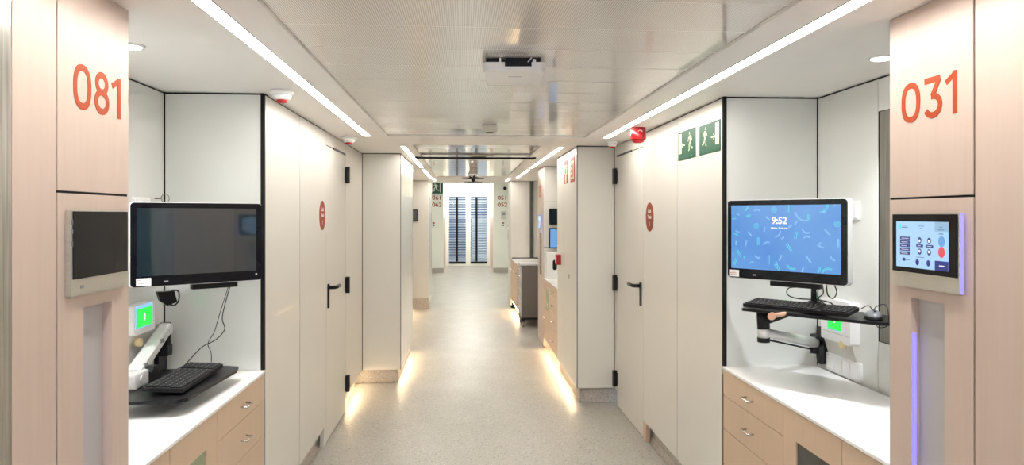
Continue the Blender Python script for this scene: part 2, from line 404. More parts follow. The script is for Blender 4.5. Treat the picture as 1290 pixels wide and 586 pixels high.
# recess linings
def recess(s, X, XB, y0, y1, w, open_to=None):
    # far side wall faces the camera
    xa, xb = sorted((X + s * 0.004, XB))
    box('recess_panel', 'gloss_white', w, xa, xb, y1, y1 + 0.019, 0.80, ZS - 0.008, 0.001)
    box('joint', 'joint_black', w, X + s * 0.0005, XB + s * 0.03, y1 + 0.004, y1 + 0.06, 0.845, ZS - 0.001)
    box('joint', 'joint_black', w, XB + s * 0.004, XB + s * 0.06, y0 - 0.4, y1 + 0.019, 0.0, ZS - 0.001)
    box('corner_profile', 'joint_black', w, X - s * .0005, X + s * .017, y1 - .004, y1 + .012, .842, ZS - .001)
    box('corner_profile', 'joint_black', w, XB - s * .001, XB - s * .0045, y1 - .003, y1 + .001, .842, ZS - .001)
    # back wall
    if open_to is None:
        box('recess_panel', 'gloss_white', w, XB, XB + s * 0.019, y0 - 0.4, y1 - 0.0025, 0.80, ZS - 0.008, 0.001)
    else:
        box('recess_panel', 'gloss_white', w, XB, XB + s * 0.019, open_to + 0.002, y1 - 0.0025, 0.80, ZS - 0.008, 0.001)
        zt = onX(1112, 139, XB).z; zb = onX(1112, 432, XB).z
        box('recess_panel', 'gloss_white', w, XB, XB + s * 0.019, y0 - 0.4, open_to - 0.002, zt, ZS - 0.008, 0.001)
        box('recess_panel', 'gloss_white', w, XB, XB + s * 0.019, y0 - 0.4, open_to - 0.002, 0.80, zb, 0.001)
        box('steel_panel', 'dark_steel', w, XB + s * 0.002, XB + s * 0.019, y0 - 0.4, open_to - 0.010, zb + 0.003, zt - 0.003, 0.001)
RY1, LY1 = 3.333, 3.398
RY0, LY0 = 1.995, 2.045
recess(1, XR, XRB, RY0, RY1, wr, open_to=onX(1106, 200, XRB).y)
recess(-1, XL, XLB, LY0, LY1, wl)
# walls behind the camera and steel jambs
def wood_run(s, X, w):
    y = 0.93
    box('wood_panel', 'maple', w, X, X + s * 0.02, -0.6, 0.9, 0.0, ZS - .004, .001)
    for k in range(2): box('panel', 'white_laminate', w, X, X + s * 0.02, -3 + k * 1.2, -3 + (k + 1) * 1.2 - .003, KICK, ZS - .006, .001)
wood_run(1, XR, wr); wood_run(-1, XL, wl)
box('carcass', 'joint_black', wr, XR + .022, XR + .06, -3, 0.9, 0, ZS - .001)
box('carcass', 'joint_black', wl, XL - .06, XL - .022, -3, 0.9, 0, ZS - .001)
# steel door jambs next to the wooden columns
t = struct('trim_1', (XL, 0, 0)); box('jamb', 'brushed_steel', t, -0.03, 0.0, 0.90, 1.533, 0, ZS - .002, 0.002)
t = struct('trim_2', (XR, 0, 0)); box('jamb', 'brushed_steel', t, 0.0, 0.03, 0.60, 1.10, 0, ZS - .002, 0.002)

# ---- projecting tall blocks (cabinet fronts) further down the corridor
def block(s, name, label, Xw, Xi, y0, y1, seams, cat='cupboard', kick_side=True, mt='white_laminate'):
    t = thing(name, label, cat, ((Xw + Xi) / 2, y0, 0), 0)
    ox = (Xw + Xi) / 2
    W_, I_ = Xw - ox, Xi - ox; L = y1 - y0
    e = s * 0.02
    box('carcass', 'joint_black', t, W_ + s * 0.3, I_ + e * .3, 0.0195, L - .002, KICK + .006, ZS - 0.003)
    box('end_panel', mt, t, W_ - s * .002 if Xw == XR or Xw == XL else W_, I_ + s * .001, 0, 0.019, KICK, ZS - 0.008, 0.0012)
    b_ = bmesh.new()
    for q in (I_ - s * .0006, W_ - s * .0045): bx(b_, q, q + s * .005, -.0008, .006, KICK, ZS - .001)
    bx(b_, min(W_, I_ + e * .2), max(W_, I_ + e * .2), .004, .0195, ZS - .009, ZS - .001); bx(b_, I_ + s * .003, I_ + s * .02, .0195, L, ZS - .009, ZS - .001)
    obj('edge_trim', b_, 'joint_black', t)
    ys = [0.0195] + [v - y0 for v in seams] + [L]
    for a, c in zip(ys, ys[1:]): box('front_panel', 'gloss_laminate' if s < 0 else mt, t, I_, I_ + s * 0.0195, a + .003, c - .003, KICK, ZS - 0.008, 0.0012)
    b2 = bmesh.new(); x0 = I_ + s * 0.03
    bx(b2, W_ + s * .3, x0, 0.03, L, 0, KICK + .005, 0.004); obj('plinth', b2, 'skirting_vinyl', t)
    return t
XI_R, XI_L = 0.947, -0.586
block(1, 'tall_cupboard', 'tall white projecting cupboard carrying two red fire signs on its side', XR, XI_R, B1R, 7.02, [6.62])
block(-1, 'tall_cupboard', 'tall white projecting cupboard past the left grey door', XL, XI_L, B1L, 8.15, [7.1, 7.6])
# far bays
t = struct('wall_far_left'); box('panel', 'white_laminate', t, -1.9, XI_L, 11.8, 11.82, 0.18, ZS - .006, .002)
box('carcass', 'joint_black', t, -1.9, XI_L - 0.01, 11.825, 12.1, 0.0, ZS - .002)
box('skirting', 'skirting_vinyl', t, -1.9, XI_L + .0, 11.81, 11.85, 0.0, 0.185)
box('side_panel', 'gloss_laminate', t, XI_L - .019, XI_L + .001, 11.82, 13.0, 0.05, ZS - .002, .001)
box('side_wall', 'white_laminate', t, -.88, -.86, 8.17, 11.8, KICK, ZS - .002)
box('skirting', 'skirting_vinyl', t, -1.0, -.90, 8.17, 11.8, 0, KICK + .004)
XF = 0.80
t = struct('wall_far_right'); box('panel', 'white_laminate', t, XF, 2.0, 11.8, 11.82, 0.86, ZS - .006, .002)
box('carcass', 'joint_black', t, XF + .01, 2.0, 11.825, 12.1, 0.0, ZS - .002)
box('side_panel', 'white_laminate', t, XF - .001, XF + .019, 11.82, 12.49, 0.05, ZS - .002, .001)
box('side_wall', 'white_laminate', t, 1.46, 1.48, 8.9, 11.8, 0, ZS - .002)
box('dark_jamb', 'dark_window', t, 1.12, 1.18, 11.74, 11.8, 0.86, ZS - .01, .002)

# ---- lobby and its end walls
yE, yD = 19.2, 21.7
xl, xr = onY(558.5, 300, yE).x, onY(621.5, 300, yE).x
b_ = bmesh.new(); bx(b_, -3, xl, yE, yE + .1, 0, 2.8); wle = obj('wall_end_left', b_, 'lobby_white', kind='structure')
box('baseboard', 'skirting_vinyl', wle, -3, xl + .004, yE - .012, yE + .0, 0, 0.13)
b_ = bmesh.new(); bx(b_, xr, 3.4, yE, yE + .1, 0, 2.8); wre = obj('wall_end_right', b_, 'lobby_white', kind='structure')
box('baseboard', 'skirting_vinyl', wre, xr - .004, 3.4, yE - .012, yE, 0, 0.13)
wlb = struct('wall_lobby')
box('panel', 'maple', wlb, xl - .05, xl, yE + .1, yD, 0, 1.5); box('panel', 'lobby_white', wlb, xl - .05, xl, yE + .1, yD, 1.5, 2.8)
box('panel', 'maple', wlb, xr, xr + .05, yE + .1, yD, 0, 1.5); box('panel', 'lobby_white', wlb, xr, xr + .05, yE + .1, yD, 1.5, 2.8)
box('panel', 'lobby_white', wlb, -3.05, -3, 12.1, yE, 0, 2.8); box('panel', 'lobby_white', wlb, 3.4, 3.45, 12.1, yE, 0, 2.8)
box('panel', 'lobby_white', wlb, -3.05, -1.9, 12.1, 12.14, 0, 2.8); box('panel', 'lobby_white', wlb, 2.2, 3.4, 12.1, 12.14, 0, 2.8)
b_ = bmesh.new(); bx(b_, -3.05, 3.45, 12.1, 22, 2.75, 2.8); obj('ceiling_lobby', b_, 'lobby_white', kind='structure')
for k, yy in enumerate((14.0, 17.0, 20.4)):  # out-of-view fill lights, added to brighten the lobby and the end doors
    t = thing('lobby_fill_light', 'square fill light added out of view in the lobby ceiling, %s the glazed end doors' % ('farthest from', 'nearer to', 'right in front of')[k], 'ceiling light', (0.15, yy, 2.75), 0, 'added lobby fill lights')
    box('diffuser', 'lobby_fill_glow', t, -.45, .45, -.3, .3, -.015, -.005); b2 = bmesh.new()
    for a in ((-.47, -.45, -.32, .32), (.45, .47, -.32, .32), (-.45, .45, -.32, -.3), (-.45, .45, .3, .32)): bx(b2, a[0], a[1], a[2], a[3], -.02, 0)
    obj('frame', b2, 'cart_trim', t)
# glazed end doors with blinds behind the panes
zt, zb = 2.15, 0.10
gx = [onY(565.5, 300, yD).x, onY(586.8, 300, yD).x, onY(592.8, 300, yD).x, onY(613.6, 300, yD).x]
fx0, fx1 = onY(561, 300, yD).x, onY(620, 300, yD).x
d3 = struct('door_3', ((fx0 + fx1) / 2, yD, 0)); ox = d3.location.x
b_ = bmesh.new()
bx(b_, xl - ox, fx0 - ox + .04, 0, .1, 0, 2.75); bx(b_, fx1 - ox - .04, xr - ox, 0, .1, 0, 2.75); bx(b_, fx0 - ox + .04, fx1 - ox - .04, 0, .1, zt + .05, 2.75)
obj('door_frame', b_, 'lobby_white', d3)
for k in (0, 1):
    a, c = gx[2 * k] - ox, gx[2 * k + 1] - ox
    lo, hi = (fx0 - ox + .042, (gx[1] + gx[2]) / 2 - ox - .002) if k == 0 else ((gx[1] + gx[2]) / 2 - ox + .002, fx1 - ox - .042)
    b_ = bmesh.new(); bx(b_, lo, a, 0.02, .07, 0.01, zt + .045); bx(b_, c, hi, 0.02, .07, 0.01, zt + .045); bx(b_, a, c, .02, .07, .01, zb - .03); bx(b_, a, c, .02, .07, zt, zt + .045)
    lf = obj('door_leaf', b_, 'lobby_white', d3)
    box('bottom_rail', 'black_plastic', lf, a, c, .015, .07, zb - .03, zb + .03)
    box('pane', 'pane_glass', lf, a, c, .045, .049, zb + .03, zt)
    b_ = bmesh.new(); z = zb + .05
    while z < zt:
        ang = 0.95; dy, dz = .025 * math.cos(ang), .025 * math.sin(ang)
        v_ = [b_.verts.new(p) for p in ((a, .10 - dy, z - dz), (c, .10 - dy, z - dz), (c, .10 + dy, z + dz), (a, .10 + dy, z + dz))]
        b_.faces.new(v_)
        v2 = [b_.verts.new((p.co.x, p.co.y, p.co.z - .003)) for p in v_]; b_.faces.new(v2[::-1])
        for i in range(4): b_.faces.new((v_[i], v2[i], v2[(i + 1) % 4], v_[(i + 1) % 4]))
        z += .078
    obj('blind', b_, 'blind_white', lf)
    m_ = (a + c) / 2 + (-.01 if k == 0 else -.07)
    box('pull_bar', 'black_plastic', lf, m_ - .032, m_ + .032, -.02, .02, zb + .04, zt - .01, .004)
# outside: terrace slab and a pale wall across the yard
b_ = bmesh.new(); bx(b_, -6, 6, 24, 40, -.12, -.02); obj('ground', b_, 'grey_panel', kind='structure')
b_ = bmesh.new(); bx(b_, .3, 6, 26, 26.2, -.02, 1.45); obj('garden_wall', b_, 'lobby_white', kind='structure')
b_ = bmesh.new(); bx(b_, -6, 6, 27, 27.3, -.02, 6); obj('wall_courtyard', b_, 'facade_blue', kind='structure')

# ================================================================ DOORS
def hinge(parent, x, z):
    b_ = bmesh.new(); bx(b_, x - .020, x + .020, -.034, -.002, z - .065, z + .065, .003)
    bx(b_, x - .03, x + .03, -.004, 0.0, z - .05, z + .05, .001)
    h = obj('hinge', b_, 'black_plastic', parent)
def plain_door(name, place, w, s):
    """local x from -w/2..w/2 ; s=+1 hinges on the -x side (right wall), -1 on +x side"""
    d = struct(name, place['loc'], place['rz'])
    box('door_leaf', 'white_laminate', d, -w / 2 + .002, w / 2 - .002, 0, .019, .012, ZS - .10, .0015)
    box('header', 'white_laminate', d, -w / 2 + .002, w / 2 - .002, 0.0005, .019, ZS - .094, ZS - .008, .001)
    box('frame', 'joint_black', d, -w / 2, w / 2, .022, .05, .01, ZS - .004)
    box('threshold', 'skirting_vinyl', d, -w / 2, w / 2, .004, .04, 0, .012)
    hx = -s * (w / 2 - .008)
    box('closer_slot', 'black_plastic', d, min(hx, hx + s * .5), max(hx, hx + s * .5), -.004, .004, ZS - .103, ZS - .088)
    for z in (0.23, 1.02, 1.90): hinge(d, -s * (w / 2 + .004), z)
    lx = s * (w / 2 - .05)
    b_ = bmesh.new(); prism(b_, rrect(lx - .016, lx + .016, .93, 1.10, .012), 'y', -.010, 0); pl = obj('lock_plate', b_, 'black_plastic', d)
    b_ = bmesh.new(); tube(b_, [(lx, -.005, 1.075), (lx, -.05, 1.075), (lx - s * .02, -.058, 1.075), (lx - s * .14, -.058, 1.075)], .013, 10)
    cyl(b_, (lx, -.012, 1.075), (lx, -.002, 1.075), .022, 18)
    obj('handle', b_, 'black_plastic', pl)
    return d
plain_door('door_1', wallR((DR0 + DR1) / 2, 0), DR1 - DR0, 1)
plain_door('door_2', wallL((DL0 + DL1) / 2, 0), DL1 - DL0, -1)
box('door_edge', 'white_laminate', wl, XL - .03, XL - .001, DL0 - .075, DL0 + .001, 0, KICK - .002)
box('door_edge', 'maple_drawer', wr, XR + .001, XR + .03, DR0 - .075, DR0 - .004, 0, KICK - .002)

# round stickers
def sticker(place, digit_, label):
    t = thing('round_sign', label, 'sign', group='round brick-red room stickers', **place)
    pr('disc', 'brick_vinyl', t, circ(0, 0, .099, 40), 'y', -.0015, 0)
    text('lettering', 'Local', .026, 0, -.0022, .040, 'sticker_white', t, bold=.0009)
    text('lettering', 'Tècnic', .026, 0, -.0022, .000, 'sticker_white', t, bold=.0009)
    text('lettering', digit_, .026, 0, -.0022, -.048, 'sticker_white', t, bold=.0009)
p = onX(818.5, 273.5, XR); sticker(wallR(p.y, p.z, XR), '2', 'round brick-red sticker on the right wall beside the door with the red beacon')
p = onX(406, 271.5, XL); sticker(wallL(p.y, p.z, XL), '1', 'round brick-red sticker on the left wall beside the grey door')

# ================================================================ NUMBER COLUMNS
def column(name, label, place, w_num, side_w, s, digits, boxes, niche, seam_z, z1=ZS - .002):
    """local x: 0 at the recess-side end of the number panel. s=+1 => panel extends to +x (towards the camera) ; -1 => to -x"""
    t = thing(name, label, 'column', **place)
    def X(a, c): return (min(s * a, s * c), max(s * a, s * c))
    g = .0016
    a, c = X(0, w_num)
    box('carcass', 'joint_black', t, *X(.004, w_num + side_w - .002), .055, .40, 0, z1 - .003)
    box('upper_panel', 'maple', t, a, c - g if s > 0 else c, 0, .02, seam_z + .003, z1, .0008)
    # lower panel with the niche cut out
    n0, n1 = sorted((niche[0], niche[1])); zn0, zn1 = .80, niche[2]
    b_ = bmesh.new()
    bx(b_, a, n0, 0, .054, KICK, seam_z - .003); bx(b_, n1, c, 0, .054, KICK, seam_z - .003)
    bx(b_, n0, n1, 0, .054, zn1, seam_z - .003); bx(b_, n0, n1, 0, .054, KICK, zn0)
    bx(b_, a, c, .02, .054, seam_z + .003, z1 - .002)
    lp = obj('lower_panel', b_, 'maple', t)
    box('niche_back', 'grey_panel', lp, n0, n1, .024, .03, zn0, zn1)
    e = n0 + .0005
    b_ = bmesh.new(); bx(b_, a + .001, c - .001, .003, .0195, seam_z - .0032, seam_z + .0032); q0, q1 = X(w_num - .001, w_num + .0066); bx(b_, q0, q1, .004, .03, 0.01, z1)
    obj('seam_strip', b_, 'joint_black', t)
    box('led_strip', 'led_blue', lp, e, e + .004, .003, .012, zn0 + .01, zn1 - .10)
    a2, c2 = X(w_num + .0060, w_num + side_w)
    box('side_panel', 'maple', t, a2, c2, 0, .02, KICK * .3, z1, .0008)
    box('inner_cheek', 'gloss_white', t, min(0, s * .019), max(0, s * .019), .056, .47, .843, z1)
    box('plinth', 'skirting_vinyl', t, *X(.01, w_num + side_w), .03, .3, 0, KICK * .95)
    b_ = bmesh.new()
    for ch, (u0, u1, z0_, z1_) in zip(digits, boxes): digit(b_, ch, u0, u1, z0_, z1_, .0165, -.0012)
    obj('number', b_, 'orange_vinyl', t, label='orange-red number on the pale wood')
    return t
# left (local x = +Y, origin at y of recess edge, panel extends towards -x)
oy = LY0
bxs = []
for (a, c, z0, z1) in ((92, 114.7, .262, .374), (118.8, 137.2, .262, .374), (141, 151.6, .264, .374)):
    bxs.append((onX(a, 0, XL).y - oy, onX(c, 0, XL).y - oy, H + z0, H + z1))
column('number_column', 'pale maple column with orange-red 081 at the left edge of the view', wallL(oy, 0), oy - 1.700, .165, -1, '081', bxs, (onX(105, 0, XL).y - oy, onX(141, 0, XL).y - oy, 1.349), 1.635)
oy = RY0
bxs = []
for (a, c) in ((1136, 1159.4), (1163.8, 1187.7), (1191.8, 1206)):
    bxs.append((oy - onX(a, 0, XR).y, oy - onX(c, 0, XR).y, H + .262, H + .374))
column('number_column', 'pale maple column with orange-red 031 at the right edge of the view', wallR(oy, 0), oy - 1.654, .55, 1, '031', bxs, (oy - onX(1148, 0, XR).y, oy - onX(1190, 0, XR).y, 1.346), 1.628)

# ---- wall intercom touch panels
def intercom(label, place, w, h, on, name='wall_touch_panel'):
    t = thing(name, label, 'touch panel', **place)
    D = .012
    pr('housing', 'satin_metal', t, rrect(-w / 2, w / 2, 0, h, .003, 3), 'y', -D, 0)
    box('glass', 'black_gloss', t, -w / 2 + (.003 if on else .009), w / 2 - .006, -D - .002, -D + .001, .042, h - .004, .0008)
    y = -D - .0026
    if on:
        x0, x1, z0, z1 = -w / 2 + .023, w / 2 - .037, .056, h - .024
        box('screen', 'screen_pale', t, x0, x1, y, y + .0005, z0, z1)
        W_, H_ = x1 - x0, z1 - z0
        def R(a, c, e, f): return rrect(x0 + a * W_, x0 + c * W_, z0 + e * H_, z0 + f * H_, min((c - a) * W_, (f - e) * H_) * .3, 3)
        b_ = bmesh.new()
        for k in range(5): prism(b_, R(.08, .29, .60 - k * .082 - .0, .665 - k * .082), 'y', y - .0004, y)
        prism(b_, R(.41, .54, .455, .515), 'y', y - .0004, y); prism(b_, R(.59, .73, .455, .515), 'y', y - .0004, y)
        for cx_, cz_ in ((.475, .60), (.655, .60), (.475, .36), (.655, .36), (.43, .13), (.64, .13)): prism(b_, circ(x0 + cx_ * W_, z0 + cz_ * H_, .0075, 18, .0085), 'y', y - .0004, y)
        prism(b_, [(x0 + .76 * W_, z0), (x1, z0), (x1, z0 + .20 * H_), (x0 + .76 * W_, z0 + .20 * H_)], 'y', y - .0004, y)
        prism(b_, R(.13, .19, .13, .20), 'y', y - .0004, y)
        obj('screen_buttons', b_, 'screen_navy', t)
        b_ = bmesh.new()
        for cx_, cz_, s_ in ((.475, .59, 1), (.655, .59, 1), (.475, .37, -1), (.655, .37, -1)): prism(b_, circ(x0 + cx_ * W_, z0 + cz_ * H_, .004, 14), 'y', y - .0007, y - .0004)
        for k in range(5): prism(b_, R(.11, .26 - (k % 3) * .02, .625 - k * .082, .635 - k * .082), 'y', y - .0007, y - .0004)
        prism(b_, R(.44, .50, .48, .49), 'y', y - .0007, y - .0004); prism(b_, R(.62, .70, .48, .49), 'y', y - .0007, y - .0004)
        prism(b_, R(.84, .93, .09, .11), 'y', y - .0007, y - .0004)
        obj('screen_icons', b_, 'screen_white', t)
        pr('screen_tab', 'screen_tab', t, [(x0 + .76 * W_, z1 - .2 * H_), (x1, z1 - .2 * H_), (x1, z1), (x0 + .76 * W_, z1)], 'y', y - .0004, y)
        pr('screen_button', 'screen_mid', t, circ(x0 + .88 * W_, z0 + .60 * H_, .0125, 20, .0145), 'y', y - .0004, y)
        pr('screen_button', 'screen_red', t, circ(x0 + .88 * W_, z0 + .38 * H_, .0125, 20, .0145), 'y', y - .0004, y)
        pr('screen_logo', 'screen_teal', t, rrect(x0 + .05 * W_, x0 + .10 * W_, z0 + .84 * H_, z0 + .95 * H_, .002, 2), 'y', y - .0004, y)
        b_ = bmesh.new()
        for r_ in ((.12, .20, .91, .925), (.12, .24, .865, .88), (.44, .56, .90, .91), (.48, .52, .85, .86), (.83, .91, .745, .76), (.84, .90, .89, .90), (.82, .93, .83, .84), (.41, .56, .235, .245), (.20, .28, .155, .165)): prism(b_, R(*r_), 'y', y - .0004, y)
        obj('screen_text', b_, 'screen_navy', t)
        box('light_edge', 'led_blue', t, w / 2, w / 2 + .004, -D, -.003, .002, h - .002)
    else:
        b_ = bmesh.new()
        for zc in (h - .03, h - .052, h - .082): bx(b_, -w / 2 + .003, -w / 2 + .009, -D - .0015, -D + .001, zc - .006, zc + .006, .0005)
        obj('side_button', b_, 'print_grey', t)
    box('logo', 'device_beige' if on else 'print_grey', t, -.10, -.085, -D - .0006, -D, .017, .025)
    return t
intercom('lit touch panel showing a pale blue menu, set in the 031 column', wallR((1.686 + 1.964) / 2, 1.377), .278, .209, True)
intercom('dark switched-off touch panel with silver frame, set in the 081 column', wallL((1.730 + 2.018) / 2, 1.383), .286, .210, False)

# ================================================================ WORKTOPS AND BASE CABINETS
def handle(parent, x, z, y=-.0005, w=.075, vert=False):
    b_ = bmesh.new()
    P = [(x - w / 2, y, z), (x - w / 2, y - .026, z - .002), (x + w / 2, y - .026, z - .002), (x + w / 2, y, z)]
    tube(b_, P, .0042, 8); return obj('handle', b_, 'chrome', parent)
def bay(place, s, far, near, tag_, win):
    """local x origin = recess far end; extends s*... towards near; far=0"""
    L = near
    def X(a, c): return sorted((s * a, s * c))
    dw = .642
    t = thing('drawer_cabinet', 'pale maple drawer unit with bow handles under the %s worktop' % tag_, 'cabinet', **place)
    box('body', 'maple_drawer', t, *X(.003, dw), .0205, .44, KICK, .826)
    box('plinth', 'skirting_vinyl', t, *X(.003, dw), .06, .40, 0, KICK)
    zs = [.826, .702, .539, .366, .192, KICK + .002]
    zs = [.826, .702, .539, .366, KICK + .002]
    for a, c in zip(zs, zs[1:]):
        d_ = box('drawer', 'maple_drawer', t, *X(.003, dw - .001), 0, .0195, c + .0015, a - .0015, .0008)
        handle(d_, s * dw / 2, (a + c) / 2 if a - c < .2 else a - .08)
    loc = Vector(place['loc']); dirx = Vector((math.cos(place['rz']), math.sin(place['rz']), 0))
    o2 = loc + dirx * s * dw
    t = thing('base_cabinet', 'pale maple cupboard with a %s door window under the %s worktop' % (win[1], tag_), 'cabinet', o2, place['rz'])
    R_ = L - dw
    box('body', 'maple_drawer', t, *X(.002, R_), .0205, .44, KICK, .826)
    box('plinth', 'skirting_vinyl', t, *X(.002, R_), .06, .40, 0, KICK)
    b_ = bmesh.new(); x0, x1 = .002, .430; w0, w1 = .108, .36; zb_, zt_ = KICK + .002, .8245
    for q in ((x0, w0, zb_, zt_), (w1, x1, zb_, zt_), (w0, w1, .715, zt_), (w0, w1, zb_, .25)):
        a, c = X(q[0], q[1]); bx(b_, a, c, 0, .0195, q[2], q[3])
    d_ = obj('door', b_, 'maple_drawer', t)
    box('door_window', win[0], d_, *X(w0, w1), .006, .012, .25, .715)
    handle(d_, s * .395, .70, w=.05)
    d_ = box('door', 'maple_drawer', t, *X(.434, R_ - .003), 0, .0195, KICK + .002, .8245, .0008)
    handle(d_, s * .47, .70, w=.05)
    wt = box('worktop', 'worktop_white', None, *X(.0, L - .002), -.004, .458, .828, .841, .002)
    wt.location = loc; wt.rotation_euler = (0, 0, place['rz'])
    tag(wt, 'white worktop beneath the keyboard tray in the %s recess' % tag_, 'worktop')
    return t
bay(wallR(RY1, 0), 1, 0, RY1 - RY0, 'right', ('dark_window', 'dark grey'))
bay(wallL(LY1, 0), -1, 0, LY1 - LY0, 'left', ('green_window', 'greenish'))

# downlights above the worktops
def downlight(p, label, aim=None):
    t = thing('downlight', label, 'ceiling light', (p.x, p.y, ZS), 0, 'recess downlights')
    b_ = bmesh.new(); lathe(b_, [(.045, 0), (.045, -.005), (.036, -.008), (.034, -.003)]); obj('rim', b_, 'device_white', t)
    b_ = bmesh.new(); lathe(b_, [(.034, -.006), (.030, -.009), (.001, -.0095)]); obj('lens', b_, 'downlight_glow', t)
    l = bpy.data.lights.new('downlight_beam', 'SPOT'); l.energy = 21; l.spot_size = math.radians(115); l.spot_blend = .8; l.shadow_soft_size = .012; l.color = (.94, .98, 1)
    o = bpy.data.objects.new('downlight_beam', l); C.objects.link(o); o.location = (0, 0, -.02); o.parent = t
dl = onD(165, 57, .58 * 880 / (VY - 57)); downlight(dl, 'small round downlight over the left worktop, beside the 081 column')
dr = onD(1110, 72, .58 * 880 / (VY - 72)); downlight(dr, 'small round downlight over the right worktop, beside the 031 column')

# ================================================================ MONITORS
def monitor(label, pl, prt, z0, z1, on):
    v = prt - pl; w = v.length; rz = math.atan2(v.y, v.x); c = (pl + prt) / 2
    t = thing('computer_monitor', label, 'monitor', (c.x, c.y, z0), rz); h = z1 - z0
    b_ = bmesh.new(); prism(b_, rrect(-w / 2 - .003, w / 2 + .003, -.003, h + .003, .016), 'y', .006, .040)
    prism(b_, rrect(-w / 2 + .05, w / 2 - .05, .05, h - .05, .03), 'y', .040, .058); obj('casing', b_, 'device_white', t)
    pr('bezel', 'black_gloss', t, rrect(-w / 2, w / 2, 0, h, .014), 'y', -.002, .007)
    x0, x1, s0, s1 = -w / 2 + .022, w / 2 - .024, .042, h - .022
    if on: x0, x1 = -w / 2 + .019, w / 2 - .023
    sc = box('screen', 'screen_blue' if on else 'screen_off', t, x0, x1, -.0028, -.0018, s0, s1)
    W_, H_ = x1 - x0, s1 - s0; y = -.0033
    st = box('sticker', 'sticker_white', t, -w / 2 + (.008 if on else .020), -w / 2 + (.058 if on else .075), -.0028, -.0018, .004, .034)
    b_ = bmesh.new()
    for k in range(3): bx(b_, -w / 2 + .012 + .012 * (not on), -w / 2 + .050 - k * .006, -.0031, -.0028, .012 + k * .007, .014 + k * .007)
    obj('print', b_, 'orange_vinyl' if on else 'print_grey', st)
    box('logo', 'print_grey', t, -w / 4 - .008, -w / 4 + .008, -.0026, -.0018, .014, .020)
    if not on:
        pr('power_led', 'screen_white', t, circ(w / 2 - .024, .026, .0035, 12), 'y', -.003, -.0018)
    else:
        def S(u, v_): return (x0 + u * W_, s0 + v_ * H_)
        bt, bs = bmesh.new(), bmesh.new()
        def dbl(b_, u, v_, a, l=.028, g=.0072):
            cx_, cz_ = S(u, v_); d = Vector((math.cos(a), math.sin(a))); n_ = Vector((-d.y, d.x))
            for k in (-1, 1):
                p0 = Vector((cx_, cz_)) + n_ * g * k / 2
                ribbon(b_, [tuple(p0 - d * l / 2), tuple(p0 + d * l / 2)], .002, y, .0005)
        def rings(b_, u, v_, r=.0115):
            cx_, cz_ = S(u, v_)
            for q in (r, r * .45): ribbon(b_, arc(cx_, cz_, q, q, 0, 345, 22), .0014, y, .0005, closed=True)
        def arcs(b_, u, v_, a, r=.02, g=.005, span=100):
            cx_, cz_ = S(u, v_)
            for q in (r, r - g): ribbon(b_, arc(cx_, cz_, q, q, a, a + span, 12), .0018, y, .0005)
        for q in ((.42, .93), (.25, .68), (.97, .72)): rings(bt, *q)
        for u, v_, a, l in ((.55, .96, PI / 2, .04), (.27, .44, PI / 2, .034), (.08, .24, -.95, .034), (.56, .36, -.95, .038), (.37, .16, PI / 2, .040), (.45, .06, -.9, .034), (.03, .80, 0, .02), (.04, .10, 1.2, .03), (.62, .55, 1.4, .03)): dbl(bt, u, v_, a, l)
        for u, v_, a, r in ((.13, 1.0, -80, .024), (.83, 1.0, -95, .034), (.18, .80, 60, .014), (.75, .83, 150, .014), (.80, .07, -80, .016), (.59, .13, 200, .028), (.04, .50, 20, .016), (.12, .19, -60, .010), (.90, -.02, 60, .03)): arcs(bt, u, v_, a, r)
        for u, v_, a, l in ((.07, .86, -.6, .015), (.19, .55, -.9, .026), (.36, .80, -.7, .020), (.62, .73, 1.0, .018), (.89, .60, -.8, .032), (.98, .45, PI / 2, .034), (.73, .20, -.9, .036), (.68, .03, 1.3, .03), (.48, .20, 1.2, .028), (.05, .40, PI / 2, .02), (.15, .40, 1.3, .026), (.33, .63, 1.4, .022), (.50, .50, .5, .015), (.57, .68, .6, .02)): dbl(bs, u, v_, a, l, .004)
        for u, v_, a, r in ((.26, .87, 40, .020), (.70, .92, 190, .045), (.07, .62, 200, .014), (.43, .60, -90, .026), (.36, .36, 60, .022), (.27, .24, 200, .018), (.72, .66, 200, .024), (.72, .47, 50, .02), (.97, .95, 50, .018), (.87, .86, 60, .012), (.21, .06, 50, .016), (.95, .26, 180, .018), (.84, .40, 90, .014), (.85, .42, 200, .014), (.46, .13, 160, .012)): arcs(bs, u, v_, a, r, .004)
        for b2 in (bt, bs):
            for v2 in b2.verts:
                v2.co.x = min(max(v2.co.x, x0), x1); v2.co.z = min(max(v2.co.z, s0), s1)
        obj('screen_pattern', bt, 'screen_teal', sc); obj('screen_pattern', bs, 'screen_sky', sc)
        u, v_ = S(.47, .76)
        text('clock_digits', '9:52', .030, u, y - .0004, v_, 'screen_white', sc, bold=.0012)
        text('date_line', 'Martes, 30 de may', .0075, u, y - .0004, v_ - .031, 'screen_white', sc, bold=.0002)
    # black sound bar / clamp under the screen
    a, c = ((-.02, .14) if on else (-.02, .17))
    box('sound_bar', 'black_plastic', t, a - .06 if on else a, c, .03, .065, -.028, -.004, .003)
    return t
monitor('switched-on monitor with blue patterned lock screen over the right worktop', Vector((1.201, 3.104, 0)), Vector((1.517, 2.671, 0)), 1.299, 1.645, True)
monitor('switched-off dark monitor reflecting the room over the left worktop', Vector((-1.318, 2.868, 0)), Vector((-0.900, 3.187, 0)), 1.292, 1.630, False)

